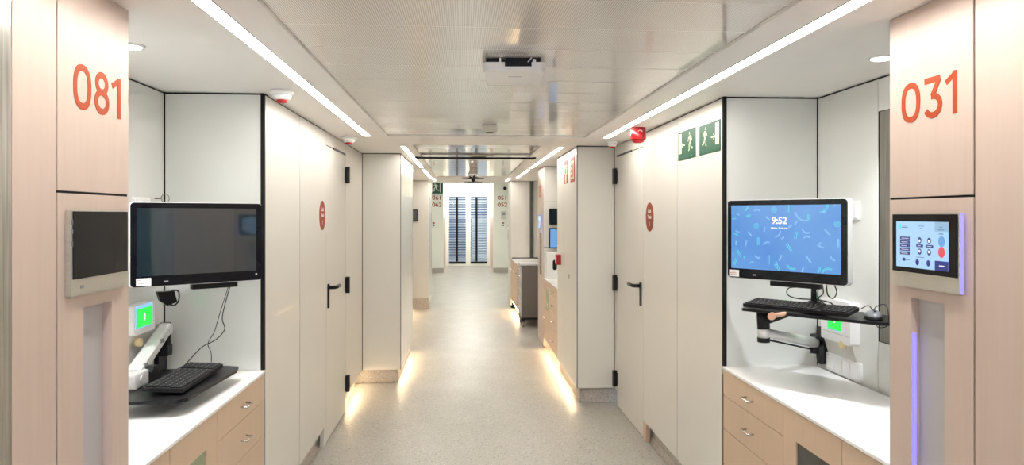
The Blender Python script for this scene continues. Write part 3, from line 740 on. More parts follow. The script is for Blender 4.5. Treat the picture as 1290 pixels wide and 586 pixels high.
def keyboard(label, loc, rz, L=.445, Dp=.14, tilt=.06):
    t = thing('computer_keyboard', label, 'keyboard', loc, rz); t.rotation_euler = (tilt, 0, rz)
    pr('body', 'black_plastic', t, rrect(-L / 2, L / 2, 0, Dp, .008, 3), 'z', .0, .014)
    for r in range(6):
        b_ = bmesh.new(); yy = .008 + r * (Dp - .018) / 6; n_ = 21; kw = (L - .016) / n_; kd = (Dp - .018) / 6
        k = 0
        while k < n_:
            if k in (15, 18): pass
            wdt = 1
            if r == 0 and k == 4: wdt = 6
            if k in (15,): k += 1; continue
            xx = -L / 2 + .008 + k * kw + (0.35 * kw if r in (2, 3) and k < 14 else 0)
            bx(b_, xx + .0012, xx + kw * wdt - .0012, yy + .001, yy + kd - .001, .013, .0185, .0012); k += wdt
        obj('key_row', b_, 'key_black', t)
        b_ = bmesh.new()
        for k in range(n_):
            if k == 15 or (r == 0 and 4 <= k < 10): continue
            xx = -L / 2 + .008 + (k + .35) * kw + (0.35 * kw if r in (2, 3) and k < 14 else 0); bx(b_, xx, xx + .003, yy + kd * .5, yy + kd * .5 + .0035, .0184, .0187)
        obj('key_print', b_, 'pebble_grey', t)
    return t

# ---------------------------------------------------------------- right keyboard arm
rzT = math.radians(-49.9); TL = Vector((1.219, 3.003, 1.170))
arm = thing('keyboard_arm', 'black tray on a silver swing arm with tan joint over the right worktop', 'mounting arm', (XRB, 3.285, .95))
def loc_(p, o=None): return Vector(p) - Vector((XRB, 3.285, .95) if o is None else o)
ex, ey = Vector((math.cos(rzT), math.sin(rzT), 0)), Vector((-math.sin(rzT), math.cos(rzT), 0))
TRW = .60
def TP(u, v_, z): return TL + ex * u + ey * v_ + Vector((0, 0, z))
b_ = bmesh.new()
out = [(0.0, .01), (.01, 0), (.30, -.012), (TRW - .02, -.004), (TRW, .015), (TRW, .16), (TRW - .06, .22), (.42, .25), (.10, .25), (0, .20)]
A = [b_.verts.new(loc_(TP(u, v_, 0))) for u, v_ in out]; B = [b_.verts.new(loc_(TP(u, v_, -.012))) for u, v_ in out]
b_.faces.new(A[::-1]); b_.faces.new(B)
for i in range(len(A)): b_.faces.new((A[i], A[(i + 1) % len(A)], B[(i + 1) % len(A)], B[i]))
obj('tray', b_, 'black_plastic', arm)
b_ = bmesh.new(); prism(b_, rrect(-.055, .020, -.092, .092, .036), 'x', -.022, -.001)
obj('wall_plate', b_, 'black_plastic', arm)
br = loc_(onD(1026, 433, 3.35)); el = loc_(onD(962, 419, 3.05)); elt = loc_(onD(961, 402, 3.05))
b_ = bmesh.new(); cyl(b_, br + Vector((0, 0, -.045)), br + Vector((0, 0, .045)), .020, 18); tube(b_, [br, Vector((-.02, -.018, br.z))], .018, 12); obj('pivot', b_, 'black_plastic', arm)
b_ = bmesh.new(); tube(b_, [br + Vector((0, 0, .004)), br.lerp(el, .35) + Vector((0, 0, .004)), el], [.026, .023, .020], 12); cyl(b_, el + Vector((0, 0, -.03)), el + Vector((0, 0, .02)), .024, 18); obj('swing_arm', b_, 'arm_silver', arm)
b_ = bmesh.new(); cyl(b_, el + Vector((0, 0, -.042)), el + Vector((0, 0, -.022)), .027, 18); tube(b_, [br + Vector((0, 0, -.030)), el + Vector((0, 0, -.028))], .004, 8); obj('cable_cover', b_, 'black_plastic', arm)
b_ = bmesh.new(); cyl(b_, el + Vector((0, 0, .018)), elt + Vector((0, 0, .030)), .027, 18); j1 = loc_(TP(.16, .10, -.013))
tube(b_, [elt, elt.lerp(j1, .5) + Vector((0, 0, .0)), j1], [.028, .026, .022], 10); obj('elbow', b_, 'black_plastic', arm)
b_ = bmesh.new(); q0 = loc_(onD(973, 398, 2.96)); q1 = loc_(onD(991, 395, 2.93)); tube(b_, [q0, q1], [.012, .008], 12); cyl(b_, q0, q0 + Vector((-.012, -.018, 0)), .016, 18); obj('tilt_joint', b_, 'copper_tan', arm)
b_ = bmesh.new(); pz = Vector((1.50, 2.90, 0)); b0 = loc_((pz.x, pz.y, 1.172)); lathe(b_, [(.052, 0), (.050, .012), (.034, .030), (.020, .040)], b0, 20); obj('tray_hub', b_, 'black_plastic', arm)
b_ = bmesh.new(); cyl(b_, b0 + Vector((0, 0, .035)), loc_((pz.x, pz.y, 1.45)), .013, 14); bk = loc_((1.359 + .808 * .057, 2.888 + .589 * .057, 1.44)); tube(b_, [loc_((pz.x, pz.y, 1.44)), bk], .016, 10)
obj('monitor_post', b_, 'chrome', arm)
c0 = TP(.006 + .2225, .004, .006)
keyboard('black keyboard lying on the tray over the right worktop', c0, rzT, Dp=.135, tilt=.10)
# mouse
mp = TP(.525, .07, .0005)
t = thing('computer_mouse', 'grey and black mouse at the right end of the keyboard tray', 'mouse', mp, rzT + .5)
def ell(b_, rx, ry, rz_, z0, cut):
    n1, n2 = 18, 8; rings = []
    for j in range(n2 + 1):
        a = (PI / 2) * j / n2; rr = math.cos(a)
        rings.append([b_.verts.new((rx * max(rr, .02) * math.cos(2 * PI * k / n1), ry * max(rr, .02) * math.sin(2 * PI * k / n1), z0 + rz_ * math.sin(a))) for k in range(n1)])
    for A_, B_ in zip(rings, rings[1:]):
        for k in range(n1): f = b_.faces.new((A_[k], A_[(k + 1) % n1], B_[(k + 1) % n1], B_[k])); f.smooth = True
    b_.faces.new(rings[0][::-1]); b_.faces.new(rings[-1])
b_ = bmesh.new(); ell(b_, .034, .056, .030, .0, 0); obj('body', b_, 'black_plastic', t)
b_ = bmesh.new(); ell(b_, .031, .052, .027, .010, 0); obj('top_shell', b_, 'mouse_grey', t)
b_ = bmesh.new(); cyl(b_, (-.004, -.026, .030), (.004, -.026, .030), .006, 12); obj('wheel', b_, 'black_plastic', t)
def cable(label, pts, r=.0024, m='black_plastic', name='cable'):
    pts = [Vector(p) for p in pts]; o = pts[0].copy(); b_ = bmesh.new(); tube(b_, [p - o for p in pts], r, 6, smooth=6)
    c_ = obj(name, b_, m); c_.location = o; tag(c_, label, 'cable'); return c_
cable('thin black mouse cable curling past the right end of the tray', [onD(1085, 389, 2.62), onD(1094, 385, 2.66), onD(1100, 391, 2.70), onD(1104, 386, 2.74), onD(1115, 384, 2.70), onD(1119, 395, 2.62), onD(1118, 410, 2.60), onD(1108, 413, 2.62), onD(1103, 409, 2.66)], .0018)
cable('black cable looping wide below the blue monitor', [onD(1010, 362, 3.02), onD(994, 363, 2.98), onD(992, 371, 2.95), onD(1004, 376, 2.97), onD(1030, 378, 2.98), onD(1047, 382, 2.98), onD(1056, 392, 2.95)], .0025)
cable('black cable hanging in a tight loop below the right end of the blue monitor', [onD(1041, 359, 2.90), onD(1043, 372, 2.90), onD(1050, 376, 2.90), onD(1054, 368, 2.90), onD(1051, 359, 2.90)], .0025)
cable('black cable dropping from the blue monitor to the tray hub', [onD(1036, 359, 2.97), onD(1037, 370, 2.97), onD(1031, 376, 2.98), onD(1040, 384, 3.0), onD(1050, 389, 2.96)], .0025)

# ---------------------------------------------------------------- left keyboard arm
o3 = Vector((XLB, 3.33, .94))
arm = thing('keyboard_arm', 'black tray on a silver sloping arm over the left worktop', 'mounting arm', o3)
L_ = lambda x, y, z: Vector((x, y, z)) - o3
TZ = .905
b_ = bmesh.new(); out = [(-1.31, 2.60), (-1.04, 2.625), (-1.015, 2.66), (-0.985, 3.12), (-1.0, 3.19), (-1.06, 3.21), (-1.31, 3.15)]
A = [b_.verts.new(L_(x, y, TZ)) for x, y in out]; B = [b_.verts.new(L_(x, y, TZ - .012)) for x, y in out]
b_.faces.new(A); b_.faces.new(B[::-1])
for i in range(len(A)): b_.faces.new((A[i], B[i], B[(i + 1) % len(A)], A[(i + 1) % len(A)]))
obj('tray', b_, 'black_plastic', arm)
b_ = bmesh.new(); prism(b_, [(y, z) for y, z in rrect(-.045, .045, -.092, .092, .025)], 'x', .001, .022); obj('wall_plate', b_, 'black_plastic', arm)
b_ = bmesh.new(); cyl(b_, L_(-1.352, 3.28, .95), L_(-1.352, 3.28, 1.09), .022, 18); tube(b_, [Vector((.02, 0, .03)), L_(-1.352, 3.28, .97)], .018, 10); bx(b_, .02, .075, -.075, -.02, .0, .05, .006); obj('pivot', b_, 'black_plastic', arm)
a0, a1 = L_(-1.345, 3.25, 1.065), L_(-1.30, 2.86, .955)
b_ = bmesh.new()
dv = (a1 - a0); n_ = dv.normalized(); sd = n_.cross(Vector((0, 0, 1))).normalized(); up = sd.cross(n_)
pr_ = [(-.026, -.018), (.026, -.018), (.026, .014), (.016, .022), (-.016, .022), (-.026, .014)]
A = [b_.verts.new(a0 - n_ * .02 + sd * u + up * v_) for u, v_ in pr_]; B = [b_.verts.new(a1 + n_ * .02 + sd * u * 1.1 + up * v_ * 1.1) for u, v_ in pr_]
b_.faces.new(A); b_.faces.new(B[::-1])
for i in range(6): b_.faces.new((A[i], B[i], B[(i + 1) % 6], A[(i + 1) % 6]))
cyl(b_, a0 + sd * .030, a0 - sd * .030, .024, 18); obj('spring_arm', b_, 'arm_silver', arm)
b_ = bmesh.new()
for f_ in (.3, .85):
    c_ = a0.lerp(a1, f_); bx(b_, c_.x - .0, c_.x + .031, c_.y - .028, c_.y + .012, c_.z - .006, c_.z + .012, .002)
obj('arm_cap', b_, 'print_grey', arm)
b_ = bmesh.new(); h0 = L_(-1.30, 2.83, .93); bx(b_, h0.x - .03, h0.x + .045, h0.y - .06, h0.y + .06, -.940 + TZ + 0.001, h0.z + .035, .008); cyl(b_, h0 + Vector((.045, -.01, .01)), h0 + Vector((.052, -.01, .01)), .014, 16); obj('joint_housing', b_, 'arm_silver', arm)
b_ = bmesh.new(); pts = [(-.04, 0), (.05, 0), (.045, .04), (.02, .062), (-.02, .065), (-.038, .045)]
prism(b_, [(u + h0.y + .10, v_ + TZ - .94 + .001) for u, v_ in pts], 'x', h0.x - .0, h0.x + .055); obj('tilt_knob', b_, 'black_plastic', arm)
keyboard('black keyboard lying on the tray over the left worktop', (-1.045, 2.905, TZ + .012), PI / 2, Dp=.15, tilt=.05)
b_ = bmesh.new(); bx(b_, -.07, .07, -.03, .03, 0, .02, .004)
bk2 = thing('monitor_bracket', 'black wall bracket holding the switched-off monitor on the left', 'bracket', (XLB, 3.10, 1.40))
b_ = bmesh.new(); bx(b_, .001, .02, -.06, .06, -.11, .08, .004); obj('plate', b_, 'black_plastic', bk2)
b_ = bmesh.new(); tube(b_, [(.015, 0, 0), (.06, .02, 0), (-1.108 - XLB - .6 * .057, 3.03 - 3.10 + .8 * .057, 0)], .02, 12); obj('link_arm', b_, 'black_plastic', bk2)
ps = onD(209, 375, 3.05); t = thing('cable_box', 'small black box hanging below the dark monitor on the left', 'adapter', ps, .6)
b_ = bmesh.new(); prism(b_, [(-.038, .028), (.030, .028), (.042, -.020), (.002, -.034), (-.026, -.012)], 'y', -.02, .02); obj('body', b_, 'black_plastic', t)
b_ = bmesh.new(); tube(b_, [(.02, 0, .03), (.05, 0, .025), (.052, 0, -.015), (.035, 0, -.036), (.012, 0, -.030)], .0035, 8, smooth=5); obj('cord', b_, 'black_plastic', t)
cable('black cable swinging from the dark monitor to the back of the left keyboard', [onD(290, 360, 3.12), onD(283, 385, 3.12), onD(280, 402, 3.12), onD(283, 415, 3.12), onD(272, 428, 3.1), onD(255, 437, 3.08), onD(240, 452, 3.0), onD(228, 466, 2.93)], .0022)
cable('black cable dropping crookedly from the dark monitor to the end of the left tray', [onD(288, 360, 3.18), onD(276, 398, 3.2), onD(270, 418, 3.2), onD(262, 433, 3.2), onD(266, 445, 3.18), onD(266, 463, 3.12)], .0018)

# ---- medical gas / alarm panels with green displays
def med_panel(label, place, w, h, scr, knob, slant):
    t = thing('gas_alarm_unit', label, 'alarm unit', **place)
    b_ = bmesh.new(); prism(b_, rrect(-w / 2, w / 2, 0, h, .01, 3), 'y', -.045, 0); obj('body', b_, 'device_white', t)
    b_ = bmesh.new(); prism(b_, [(-.046, .04), (-.0001, .04), (-.0001, -.07), (-.012, -.07)], 'x', -w / 2 + .004, w / 2 - .004)
    obj('lower_cover', b_, 'device_beige', t)
    x0, x1, z0, z1 = scr
    box('display_frame', 'screen_sky', t, x0 - .004, x1 + .004, -.0475, -.045, z0 - .004, z1 + .004)
    s_ = box('display', 'screen_green', t, x0, x1, -.0482, -.0475, z0, z1 - .010)
    pr('icon', 'screen_white', s_, circ((x0 + x1) / 2, (z0 + z1) / 2 - .004, .008, 16, .016), 'y', -.0487, -.0482)
    b_ = bmesh.new(); cyl(b_, (knob[0], -.048, knob[1]), (knob[0], -.022, knob[1]), .017, 20, .02); obj('knob', b_, 'knob_cream', t)
# right one: back wall of the right recess
pa, pc = onX(1043, 377, XRB), onX(1080, 381, XRB)
cy = (pa.y + pc.y) / 2
med_panel('white alarm panel with green display behind the tray on the right', wallR(cy - .02, 1.0, XRB), abs(pa.y - pc.y), .19, (-.055, .055, .055, .155), (.055, -.005), 0)
ga, gc = onX(170.5, 386, XLB + .05), onX(196.5, 380, XLB + .05); gw = gc.y - ga.y; gz = onX(170.5, 424, XLB + .05).z
med_panel('white alarm unit with green display below the dark monitor on the left', wallL((ga.y + gc.y) / 2, gz, XLB), gw, ga.z - gz, (-gw * .42, gw * .34, .030, .118), (-.04, -.035), 0)
# switch plates
def plate(label, place, w, h, n, name='switch_plate'):
    t = thing(name, label, 'switch', **place)
    pr('frame', 'device_white', t, rrect(-w / 2, w / 2, -h / 2, h / 2, .006, 3), 'y', -.012, 0)
    gw = (w - .02) / n
    for k in range(n): box('rocker', 'worktop_white', t, -w / 2 + .01 + k * gw + .002, -w / 2 + .01 + (k + 1) * gw - .002, -.015, -.011, -h / 2 + .01, h / 2 - .01, .002)
pa, pc = onX(1044, 447, XRB), onX(1087, 450, XRB)
plate('white triple socket plate low on the right recess back wall', wallR((pa.y + pc.y) / 2, .886, XRB), abs(pa.y - pc.y), .085, 4)
pc = onX(1077, 265, XRB); plate('white switch beside the upper right corner of the blue monitor', wallR(pc.y, 1.60, XRB), .085, .085, 1)
pc = onX(176, 262, XLB); plate('white switch half hidden behind the dark monitor on the left', wallL(pc.y, 1.62, XLB), .15, .075, 2)
pc = onX(195, 250, XLB); t = thing('ring_hook', 'thin silver ring standing out above the dark monitor', 'hook', (XLB, pc.y, pc.z))
b_ = bmesh.new(); cyl(b_, (0.0, 0, .0), (.028, 0, 0), .003, 8); obj('peg', b_, 'print_grey', t)
b_ = bmesh.new(); tube(b_, [(.046 + .018 * math.cos(a), 0, .020 * math.sin(a)) for a in [2 * PI * k / 20 for k in range(20)]], .0018, 6, closed=True); obj('ring', b_, 'print_grey', t)

# ================================================================ CEILING FITTINGS
def detector(x, y, label, red=True, r=.055, z=ZS, name='smoke_detector'):
    t = thing(name, label, 'smoke detector', (x, y, z), 0)
    b_ = bmesh.new(); lathe(b_, [(r, 0), (r, -.012), (r * .92, -.018), (r * .8, -.02)], n=28); obj('base', b_, 'device_white', t)
    b_ = bmesh.new(); lathe(b_, [(r * .78, -.019), (r * .74, -.036), (r * .5, -.044)], n=28); obj('head', b_, 'device_white', t)
    b_ = bmesh.new(); lathe(b_, [(r * .48, -.043), (r * .44, -.055), (r * .2, -.058)], n=24); obj('lens', b_, 'red_plastic' if red else 'black_plastic', t)
p = onD(352, 117, .57 * F / (VY - 117)); detector(XL + .10, p.y, 'white round detector with red lens on the left soffit, above the seam by the recess')
p = onD(437, 174, .57 * F / (VY - 174)); detector(XL + .10, p.y, 'white round detector with red lens over the left grey door')
p = onD(782, 176, .57 * F / (VY - 176)); detector(XR - .10, p.y + .2, 'small detector with red lens on the soffit behind the red beacon', r=.045)
t = thing('ceiling_sensor', 'small square beige sensor on the perforated ceiling beyond the white box', 'sensor', (*onD(617, 155, .60 * F / (VY - 155)).xy, ZP))
b_ = bmesh.new(); bx(b_, -.05, .05, 0, .10, -.045, 0, .008); obj('housing', b_, 'device_beige', t)
b_ = bmesh.new(); bx(b_, -.025, .025, .03, .06, -.052, -.044, .004); obj('lens', b_, 'black_plastic', t)
# white access point box
p = onD(647.5, 72, .59 * F / (VY - 72))
t = thing('access_point', 'white rounded box with open dark cable bay on the perforated ceiling', 'wireless unit', (p.x, p.y, ZP), -PSI)
b_ = bmesh.new(); prism(b_, rrect(-.118, .118, 0, .30, .022), 'z', -.052, -.018)
for v_ in b_.verts:
    if v_.co.z < -.05: v_.co.x *= .95; v_.co.y = .15 + (v_.co.y - .15) * .95
obj('cover', b_, 'device_white', t)
b_ = bmesh.new(); bx(b_, -.105, -.045, .012, .05, -.02, -.001, .002); bx(b_, -.03, .10, .008, .05, -.018, -.0, .002); obj('cable_bay', b_, 'black_plastic', t)
b_ = bmesh.new(); bx(b_, -.10, .10, .05, .29, -.019, -.0); obj('mount', b_, 'black_plastic', t)
b_ = bmesh.new(); bx(b_, -.034, .066, -.0015, .01, -.034, -.0175, .001); obj('port_strip', b_, 'black_plastic', t)
b_ = bmesh.new(); bx(b_, .07, .082, .004, .012, -.018, -.006); bx(b_, -.055, -.048, .002, .010, -.018, -.002); obj('clip', b_, 'device_white', t)
b_ = bmesh.new(); tube(b_, [(.05, .002, -.020), (.058, -.004, -.012), (.066, .0, -.002)], .0022, 6, smooth=4); obj('lead', b_, 'device_white', t)
b_ = bmesh.new(); bx(b_, -.022, .030, .10, .112, -.0526, -.052); obj('logo', b_, 'pebble_grey', t)
# thin plate further on, black cross rail, bladed fitting
t = thing('ceiling_panel_light', 'thin pale plate under the shiny ceiling behind the black rail', 'ceiling plate', (*onD(604, 202, .56 * F / (VY - 202)).xy, ZP))
b_ = bmesh.new(); bx(b_, -.145, .145, -.07, .07, -.026, -.014, .004); obj('plate', b_, 'device_beige', t); b_ = bmesh.new(); bx(b_, -.06, .06, -.04, .04, -.014, 0); obj('mount', b_, 'print_grey', t)
ry = onD(604, 198.5, .575 * F / (VY - 198.5)).y
b_ = bmesh.new(); cyl(b_, (P2[0] - .05, 0, -.012), (P2[1] + .05, 0, -.012), .011, 12)
for x_ in (P2[0] - .045, P2[1] + .045): bx(b_, x_ - .02, x_ + .02, -.014, .014, -.016, 0)
rl = obj('ceiling_rail', b_, 'black_plastic'); rl.location = (0, ry, ZS); tag(rl, 'thin black rail across the ceiling just past the beam', 'rail')
p = onD(596, 226, 8.8)
t = thing('ceiling_fan', 'small round ceiling unit with dark blades at the far end of the corridor', 'ceiling fan', (p.x, p.y, ZP), 0)
b_ = bmesh.new(); lathe(b_, [(.045, 0), (.05, -.04), (.058, -.06), (.060, -.10), (.045, -.125)], n=24); obj('motor', b_, 'chrome', t)
for z_, L2, m_ in ((-.125, .14, 'black_plastic'), (-.175, .115, 'black_plastic')):
    for k in range(4):
        a = k * PI / 2 + .35; b_ = bmesh.new(); c_, s_ = math.cos(a), math.sin(a)
        P = [(.01, -.018), (L2 * .5, -.032), (L2, -.02), (L2, .02), (L2 * .5, .032), (.01, .018)]
        prism(b_, [(u * c_ - v_ * s_, u * s_ + v_ * c_) for u, v_ in P], 'z', z_ - .004, z_ + .004); obj('blade', b_, m_, t)
b_ = bmesh.new(); lathe(b_, [(.022, -.12), (.026, -.15), (.012, -.18)], n=16); obj('hub', b_, 'black_plastic', t)
# red alarm beacon
p = onD(804, 162, .575 * F / (VY - 162))
t = thing('alarm_beacon', 'red drum-shaped alarm beacon under the soffit by the right door', 'alarm', (min(p.x, XR - .065), p.y, ZS + .002))
b_ = bmesh.new(); lathe(b_, [(.050, 0), (.050, -.018), (.046, -.02), (.050, -.022), (.052, -.075), (.045, -.085)], n=28); obj('drum', b_, 'red_plastic', t)
b_ = bmesh.new(); lathe(b_, [(.040, -.084), (.037, -.098), (.020, -.104)], n=24); obj('lens', b_, 'red_plastic', t)
b_ = bmesh.new(); ribbon(b_, arc(0, -.040, .016, .016, 20, 160, 14), .003, -.0535, .004); obj('emblem', b_, 'sticker_white', t)

# ================================================================ SIGNS
def runner(b_, cx_, cz_, h, s, y):
    q = lambda u, v_: (cx_ + s * u * h, cz_ + v_ * h)
    prism(b_, circ(*q(.10, .42), .065 * h, 16), 'y', y, y + .0008)
    for pts, w in (([(.06, .32), (-.02, .02)], .13), ([(.07, .28), (.24, .20), (.30, .06)], .06), ([(.04, .30), (-.14, .24), (-.22, .08)], .06), ([(.0, .03), (.16, -.10), (.14, -.34), (.24, -.36)], .085), ([(-.02, .03), (-.08, -.18), (-.28, -.30), (-.33, -.24)], .085)):
        ribbon(b_, [q(*p_) for p_ in pts], w * h, y, .0008)
def exit_sign(label, place, w, h, door, s, m='sign_cream'):
    t = thing('exit_sign', label, 'sign', **place)
    pr('board', 'green_sign', t, [(-w / 2, 0), (w / 2, 0), (w / 2, h), (-w / 2, h)], 'y', -.003, 0)
    b_ = bmesh.new(); y = -.004
    if door:
        dx = -s * 0
        e = s * (w / 2)
        x0, x1 = sorted((e - s * .015, e - s * .065)); prism(b_, [(x0, .045 * h / .2), (x1, .045 * h / .2), (x1, h * .93), (x0, h * .93)], 'y', y, y + .0008)
        runner(b_, -s * w * .22, h * .54, h * .74, s, y)
        a0 = e - s * .072; a1 = e - s * .125
        ribbon(b_, [(a1, h * .50), (a0, h * .50)], h * .045, y, .0008)
        for d_ in (-1, 1): ribbon(b_, [(a0, h * .50), (a0 - s * .02, h * .50 + d_ * h * .09)], h * .04, y - .0002, .0008)
    else:
        runner(b_, -w * .02, h * .52, h * .86, s, y); prism(b_, [(-w * .40, h * .1), (-w * .22, h * .1), (-w * .22, h * .9), (-w * .40, h * .9)], 'y', y, y + .0008)
        ribbon(b_, [(w * .30, h * .1), (w * .30, h * .9), (w * .42, h * .9)], h * .06, y, .0008)
    obj('pictogram', b_, m, t)
    if door: text('small_print', '•••', h * .05, -s * w * .30, -.004, h * .075, 'sign_cream', t)
a, c = onX(855, 168, XR), onX(876.6, 161.3, XR); zb_ = onX(855, 202.8, XR).z
exit_sign('green exit sign with runner and arrow pointing left, beside its right-pointing twin', wallR((a.y + c.y) / 2, zb_), abs(a.y - c.y), a.z - zb_, True, -1)
a, c = onX(881.7, 159.7, XR), onX(908, 150, XR); zb_ = onX(881.7, 196, XR).z
exit_sign('green exit sign with runner and arrow pointing right, nearer the recess corner', wallR((a.y + c.y) / 2, zb_), abs(a.y - c.y), a.z - zb_, True, 1)
# fire signs on the projecting cupboard
def fire_sign(label, ya, yb, z0, z1, kind):
    t = thing('fire_sign', label, 'sign', (XI_R, (ya + yb) / 2, z0), -PI / 2); w = abs(ya - yb); h = z1 - z0
    pr('board', 'red_sign', t, [(-w / 2, 0), (w / 2, 0), (w / 2, h), (-w / 2, h)], 'y', -.003, 0)
    b_ = bmesh.new()
    if kind == 0:
        prism(b_, rrect(-w * .36, w * .36, h * .38, h * .78, .004, 2), 'y', -.004, -.003); prism(b_, circ(0, h * .19, w * .2, 16), 'y', -.004, -.003)
    else:
        prism(b_, [(-w * .36, h * .12), (-w * .06, h * .12), (-w * .06, h * .84), (-w * .36, h * .84)], 'y', -.004, -.003)
        prism(b_, [(w * .08, h * .12), (w * .36, h * .12), (w * .36, h * .84), (w * .08, h * .84)], 'y', -.004, -.003)
    obj('pictogram', b_, 'sign_cream', t)
    b_ = bmesh.new()
    if kind == 0: prism(b_, rrect(-w * .12, w * .12, h * .42, h * .64, .006, 3), 'y', -.005, -.004); ribbon(b_, [(0, h * .64), (w * .05, h * .70), (w * .2, h * .66)], .01, -.005, .001)
    else:
        for k in range(3): bx(b_, -w * .30, -w * .12, -.005, -.004, h * (.2 + k * .2), h * (.3 + k * .2))
        bx(b_, w * .18, w * .26, -.005, -.004, h * .2, h * .7)
    obj('picture', b_, 'red_sign', t)
a, c = onX(711.2, 202, XI_R), onX(715.3, 202, XI_R); fire_sign('small red fire equipment sign, farther of the two on the projecting cupboard', a.y, c.y, onX(713, 231.5, XI_R).z, onX(713, 202, XI_R).z, 0)
a, c = onX(719, 198, XI_R), onX(724, 198, XI_R); fire_sign('small red fire equipment sign, nearer of the two on the projecting cupboard', a.y, c.y, onX(721, 229.5, XI_R).z, onX(721, 198, XI_R).z, 1)
p = onX(706, 327, XI_R)
t = thing('fire_call_point', 'small red fire call box on the edge of the projecting cupboard', 'alarm', (XI_R, p.y, p.z), -PI / 2)
b_ = bmesh.new(); bx(b_, -.05, .05, -.045, 0, -.05, .05, .006); obj('box', b_, 'red_plastic', t)
b_ = bmesh.new(); bx(b_, -.03, .03, -.048, -.044, -.028, .022, .001); obj('press_plate', b_, 'sticker_white', t)
p = onX(717, 348, XI_R); t = thing('key_lock', 'tiny dark keyhole in the projecting cupboard panel', 'lock', (XI_R, p.y, p.z), -PI / 2)
pr('rosette', 'print_grey', t, rrect(-.012, .012, -.02, .02, .008), 'y', -.003, 0)

# ================================================================ SECOND RIGHT BAY (behind the projecting cupboard)
YB0, YB1, YPE = 7.02, 8.22, 8.85
Xbb = XI_R + .42
w2 = struct('wall_bay_right')
box('back_panel', 'gloss_white', w2, Xbb, Xbb + .02, YB0, YB1, .8, ZS - .006)
t = thing('tall_cupboard', 'white unit wall with stacked panels in the second right recess', 'cupboard', ((XI_R + Xbb) / 2, YB1, 0)); hw = (Xbb - XI_R) / 2
box('upper_panel', 'white_laminate', t, -hw + .002, hw, 0, .02, 1.74, ZS - .006, .001)
box('middle_panel', 'white_laminate', t, -hw + .002, hw, 0, .02, 1.20, 1.735, .001)
box('lower_panel', 'white_laminate', t, -hw + .002, hw, 0, .02, .845, 1.195, .001)
box('carcass', 'joint_black', t, -hw + .003, hw, .0205, .0225, .3, ZS - .004)
def YW(px, py): return onY(px, py, YB1)
def flat_screen(label, p, w, h, m, name, cat):
    t = thing(name, label, cat, (p.x, YB1, p.z)); box('housing', 'black_plastic', t, -w / 2, w / 2, -.03, 0, -h / 2, h / 2, .004); box('screen', m, t, -w / 2 + .012, w / 2 - .012, -.0315, -.029, -h / 2 + .012, h / 2 - .012)
flat_screen('black wall screen in the second right recess', YW(699, 273), .14, .19, 'screen_off', 'wall_screen', 'screen')
flat_screen('blue-lit wall screen below the black one in the second right recess', YW(700, 300), .16, .24, 'screen_mid', 'wall_screen', 'screen')
p = YW(695, 342); t = thing('dispenser_box', 'white box with an oval hole on the second right worktop', 'box', (p.x, YB1 - .10, .841))
b_ = bmesh.new(); bx(b_, -.085, .16, -.07, .07, .0, .30, .006); obj('body', b_, 'device_white', t); pr('opening', 'black_plastic', t, rrect(-.01, .04, .10, .22, .024), 'y', -.073, -.069)
t = thing('drawer_cabinet', 'farther maple drawer unit behind the projecting cupboard', 'cabinet', (XI_R, 7.02, 0), -PI / 2)
ys = onX(692, 400, XI_R).y - 7.02
box('body', 'maple_drawer', t, -ys, -.003, .0205, .40, KICK, .826); box('plinth', 'skirting_vinyl', t, -ys, -.003, .08, .36, 0, KICK)
zs = [.826, .72, .60, .44, .27, KICK + .002]
zs = [.826, .70, .54, .36, KICK + .002]
for a, c in zip(zs, zs[1:]):
    d_ = box('drawer', 'maple_drawer', t, -ys + .001, -.003, 0, .0195, c + .002, a - .002, .001); handle(d_, -ys / 2, (a + c) / 2, w=.10)
t = thing('base_cabinet', 'farther maple cupboard with small window below the second right worktop', 'cabinet', (XI_R, 7.02 + ys, 0), -PI / 2)
y2 = YPE - 7.02 - ys
box('body', 'maple_drawer', t, -(YB1 - 7.02 - ys) - .0, -.002, .0205, .40, KICK, .826)
b_ = bmesh.new(); bx(b_, -y2, -.002, 0, .0195, .84, .02) if False else None
d_ = box('door', 'maple_drawer', t, -(YB1 - 7.02 - ys), -.003, 0, .0195, KICK + .002, .8245, .001)
box('door_window', 'green_window', d_, -.30, -.10, -.002, .0, .50, .74); handle(d_, -.33, .40, w=.08)
wt = box('worktop', 'worktop_white', None, -(YB1 - 7.02) + .002, -.001, -.004, .40, .828, .841, .002); wt.location = (XI_R, 7.02, 0); wt.rotation_euler = (0, 0, -PI / 2)
tag(wt, 'small white worktop in the second right recess, under the blue screen', 'worktop')
# wooden post
t = thing('wooden_post', 'narrow pale wood column with orange number in the second right bay', 'column', (XI_R, YB1 + .023, 0), -PI / 2); W_ = YPE - YB1 - .023
box('carcass', 'maple', t, -W_, 0, .02, .38, 0, ZS - .004); box('upper_panel', 'maple', t, -W_, 0, 0, .0195, 1.63, ZS - .006, .001); box('lower_panel', 'maple', t, -W_, 0, 0, .0195, .02, 1.624, .001)
box('niche_back', 'dark_window', t, -.40, -.22, -.002, .0, .85, 1.36)
b_ = bmesh.new(); x_ = -.50
for k, (ch, ww) in enumerate((('0', .085), ('0', .085), ('1', .05))): digit(b_, '0' if k == 0 else ('8' if k == 1 else '1'), x_, x_ + ww, 1.80, 1.95, .018, -.0012); x_ += ww + .025
obj('number', b_, 'orange_vinyl', t)
intercom('distant wall touch panel on the narrow wood column', dict(loc=(XI_R, YB1 + .023 + .30, 1.37), rz=-PI / 2), .30, .22, True)
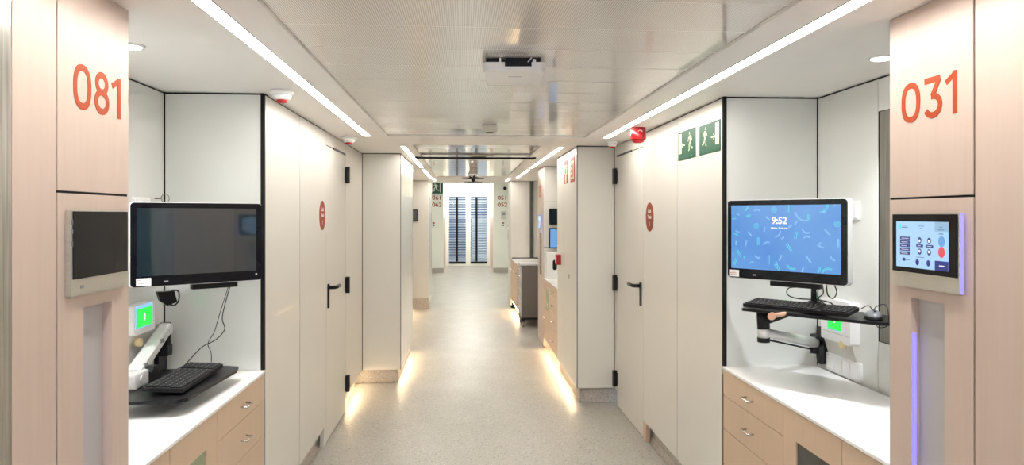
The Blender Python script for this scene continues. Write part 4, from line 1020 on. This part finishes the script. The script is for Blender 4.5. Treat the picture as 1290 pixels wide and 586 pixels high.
# ---- far right bay: cabinet and trolley
t = thing('base_cabinet', 'farthest pale maple counter cabinet behind the grey trolley', 'cabinet', (XF, 10.4, 0), -PI / 2)
box('body', 'maple_drawer', t, -1.39, 0, .0205, .42, .17, .826); box('plinth', 'skirting_vinyl', t, -1.39, 0, .08, .40, 0, .17)
for k in range(3): d_ = box('door', 'maple_drawer', t, -(k + 1) * .463 + .002, -k * .463 - .002, 0, .0195, .172, .8245, .001); handle(d_, -k * .463 - .08, .70, w=.08)
wt = box('worktop', 'worktop_white', None, -1.395, .0, -.004, .64, .828, .845, .002); wt.location = (XF, 10.4, 0); wt.rotation_euler = (0, 0, -PI / 2)
tag(wt, 'farthest white worktop, behind the grey trolley', 'worktop')
t = thing('medical_trolley', 'grey-brown trolley on castors parked by the wooden post', 'trolley', (.98, 10.05, 0))
hw, hd = .17, .24
b_ = bmesh.new(); bx(b_, -hw + .012, hw, -hd, hd, .13, .86, .008); obj('body', b_, 'cart_grey', t)
b_ = bmesh.new(); bx(b_, -hw - .01, hw + .01, -hd - .012, hd + .012, .862, .885, .008); obj('top', b_, 'cart_trim', t)
b_ = bmesh.new(); bx(b_, -hw - .0, hw, -hd - .01, hd + .01, .105, .135, .01); obj('bumper', b_, 'black_plastic', t)
for a, c in ((.15, .36), (.365, .52), (.525, .66), (.665, .755), (.76, .85)):
    d_ = box('drawer', 'cart_trim', t, -hw - .002, -hw + .0115, -hd + .01, hd - .01, a, c - .006, .003)
    b_ = bmesh.new(); tube(b_, [(-hw, -.10, (a + c) / 2), (-hw - .022, -.10, (a + c) / 2), (-hw - .022, .10, (a + c) / 2), (-hw, .10, (a + c) / 2)], .005, 6); obj('handle', b_, 'chrome', d_)
b_ = bmesh.new(); bx(b_, .13, .155, -hd - .014, -hd, .66, .82, .004); obj('push_handle', b_, 'cart_trim', t)
for sx_ in (-1, 1):
    for sy_ in (-1, 1):
        x_, y_ = sx_ * (hw - .03), sy_ * (hd - .03)
        b_ = bmesh.new(); bx(b_, x_ - .018, x_ + .018, y_ - .02, y_ + .02, .06, .106, .004); cs = obj('caster', b_, 'black_plastic', t)
        b_ = bmesh.new(); cyl(b_, (x_ - .012, y_, .040), (x_ + .012, y_, .040), .040, 20); obj('wheel', b_, 'print_grey', cs)

# ---- left far wall device
p = onY(522.5, 271.5, 11.8)
t = thing('wall_screen', 'small black wall screen on the far left wall panel', 'screen', (p.x, 11.8, p.z)); box('housing', 'black_plastic', t, -.06, .05, -.03, 0, -.10, .10, .004); box('screen', 'screen_off', t, -.05, .04, -.032, -.029, -.085, .085)

# ================================================================ LOBBY DETAILS
def YE(px, py): return onY(px, py, yE)
for nm, lines, par, px in (('l', ('061', '062'), wle, 550.5), ('r', ('051', '052'), wre, 633)):
    for k, s_ in enumerate(lines):
        p = YE(px, 249.5 + 8.7 * k); text('room_number', s_, .115, p.x, yE - .003, p.z, 'brick_vinyl', par, bold=.003, sx=1.12)
a, c = YE(541, 229.5), YE(558, 244)
exit_sign('distant green exit sign with white runner on the left end wall', dict(loc=((a.x + c.x) / 2, yE - .06, c.z), rz=0), c.x - a.x, a.z - c.z, False, -1, 'sticker_white')
p = YE(634.5, 271); t = thing('entry_keypad', 'small beige keypad under the numbers 051 and 052', 'keypad', (p.x, yE, p.z)); box('housing', 'device_beige', t, -.07, .07, -.04, 0, -.11, .11, .006); box('display', 'print_grey', t, -.035, .035, -.042, -.039, .0, .07)
for px, side in ((546.7, 'left'), (634, 'right')):
    p = YE(px, 281); t = thing('push_button_unit', 'tiny red and green push buttons on the %s end wall' % side, 'push button', (p.x, yE, p.z))
    b_ = bmesh.new(); bx(b_, -.04, .04, -.02, 0, -.10, .04, .004); obj('housing', b_, 'device_white', t)
    b_ = bmesh.new(); cyl(b_, (0, -.02, 0), (0, -.035, 0), .025, 16); obj('red_button', b_, 'red_plastic', t)
    b_ = bmesh.new(); cyl(b_, (0, -.02, -.065), (0, -.03, -.065), .022, 16); obj('green_button', b_, 'screen_teal' if False else 'green_sign', t)
p = YE(635.5, 237.5); t = thing('security_camera', 'dark bullet security camera on a white bracket above 051', 'camera', (p.x, yE, p.z))
b_ = bmesh.new(); bx(b_, .02, .16, -.05, 0, .02, .06, .006); tube(b_, [(.08, -.03, .03), (.02, -.10, .01), (0, -.14, 0)], .014, 8); obj('bracket', b_, 'device_white', t)
b_ = bmesh.new(); cyl(b_, (0, -.30, -.01), (0, -.12, .0), .045, 16); obj('barrel', b_, 'black_plastic', t)
p = YE(640, 292); t = thing('pull_handle', 'thin steel pull handle on the right end wall', 'handle', (p.x, yE, p.z)); b_ = bmesh.new(); tube(b_, [(0, 0, .2), (0, -.05, .19), (0, -.05, -.19), (0, 0, -.2)], .012, 8); obj('bar', b_, 'chrome', t)

# ================================================================ WARM LED STRIPS under the raised cabinets
def led(label, x, y, L, along='y'):
    t = thing('led_strip', label, 'light strip', (x, y, KICK - .002), 0, 'warm strips under the cabinets')
    b_ = bmesh.new()
    if along == 'y': bx(b_, -.006, .006, -L / 2, L / 2, -.008, 0)
    else: bx(b_, -L / 2, L / 2, -.006, .006, -.008, 0)
    obj('diffuser', b_, 'led_warm', t)
led('warm light strip under the white panel past the left door', XL - .024, (DL1 + B1L) / 2, B1L - DL1 - .06)
led('warm light strip under the tall left cupboard, shining on the floor', XI_L - .024, 7.4, 1.4)
led('warm light strip under the drawers behind the right projecting cupboard', XI_R + .030, 7.62, 1.15)
led('warm light strip under the tall right cupboard', XI_R + .024, 6.5, .9)
led('warm light strip under the side wall beyond the tall left cupboard', -.875, 10.0, 3.2)
led('warm light strip under the farthest right cabinet', XF + .03, 11.1, 1.3)

# ================================================================ WORLD, CAMERA, VIEW
w = bpy.data.worlds.new('World'); bpy.context.scene.world = w; w.use_nodes = True
bg = w.node_tree.nodes['Background']; bg.inputs['Color'].default_value = (0.66, 0.77, 1.0, 1); bg.inputs['Strength'].default_value = 0.9
sl = bpy.data.lights.new('sun', 'SUN'); sl.energy = 1.0; sl.angle = .02; so = bpy.data.objects.new('sun', sl); C.objects.link(so); so.rotation_euler = (math.radians(-40), math.radians(10), 0); so.location = (0, 30, 10)
cam = bpy.data.cameras.new('camera'); co = bpy.data.objects.new('camera', cam); C.objects.link(co)
co.location = (0, 0, H); co.rotation_euler = (PI / 2, 0, -PSI); cam.sensor_width = 36; cam.lens = F / 1290 * 36; cam.shift_y = -(293 - VY) / 1290; cam.clip_start = .02
sc = bpy.context.scene; sc.camera = co
sc.view_settings.view_transform = 'Standard'; sc.view_settings.look = 'None'; sc.view_settings.gamma = 1; sc.view_settings.use_curve_mapping = False
sc.view_settings.exposure = EXPO
try:
    sc.cycles.max_bounces = 10; sc.cycles.diffuse_bounces = 6; sc.cycles.use_denoising = True; sc.cycles.sample_clamp_indirect = 6.0; sc.cycles.caustics_reflective = False
except Exception: pass
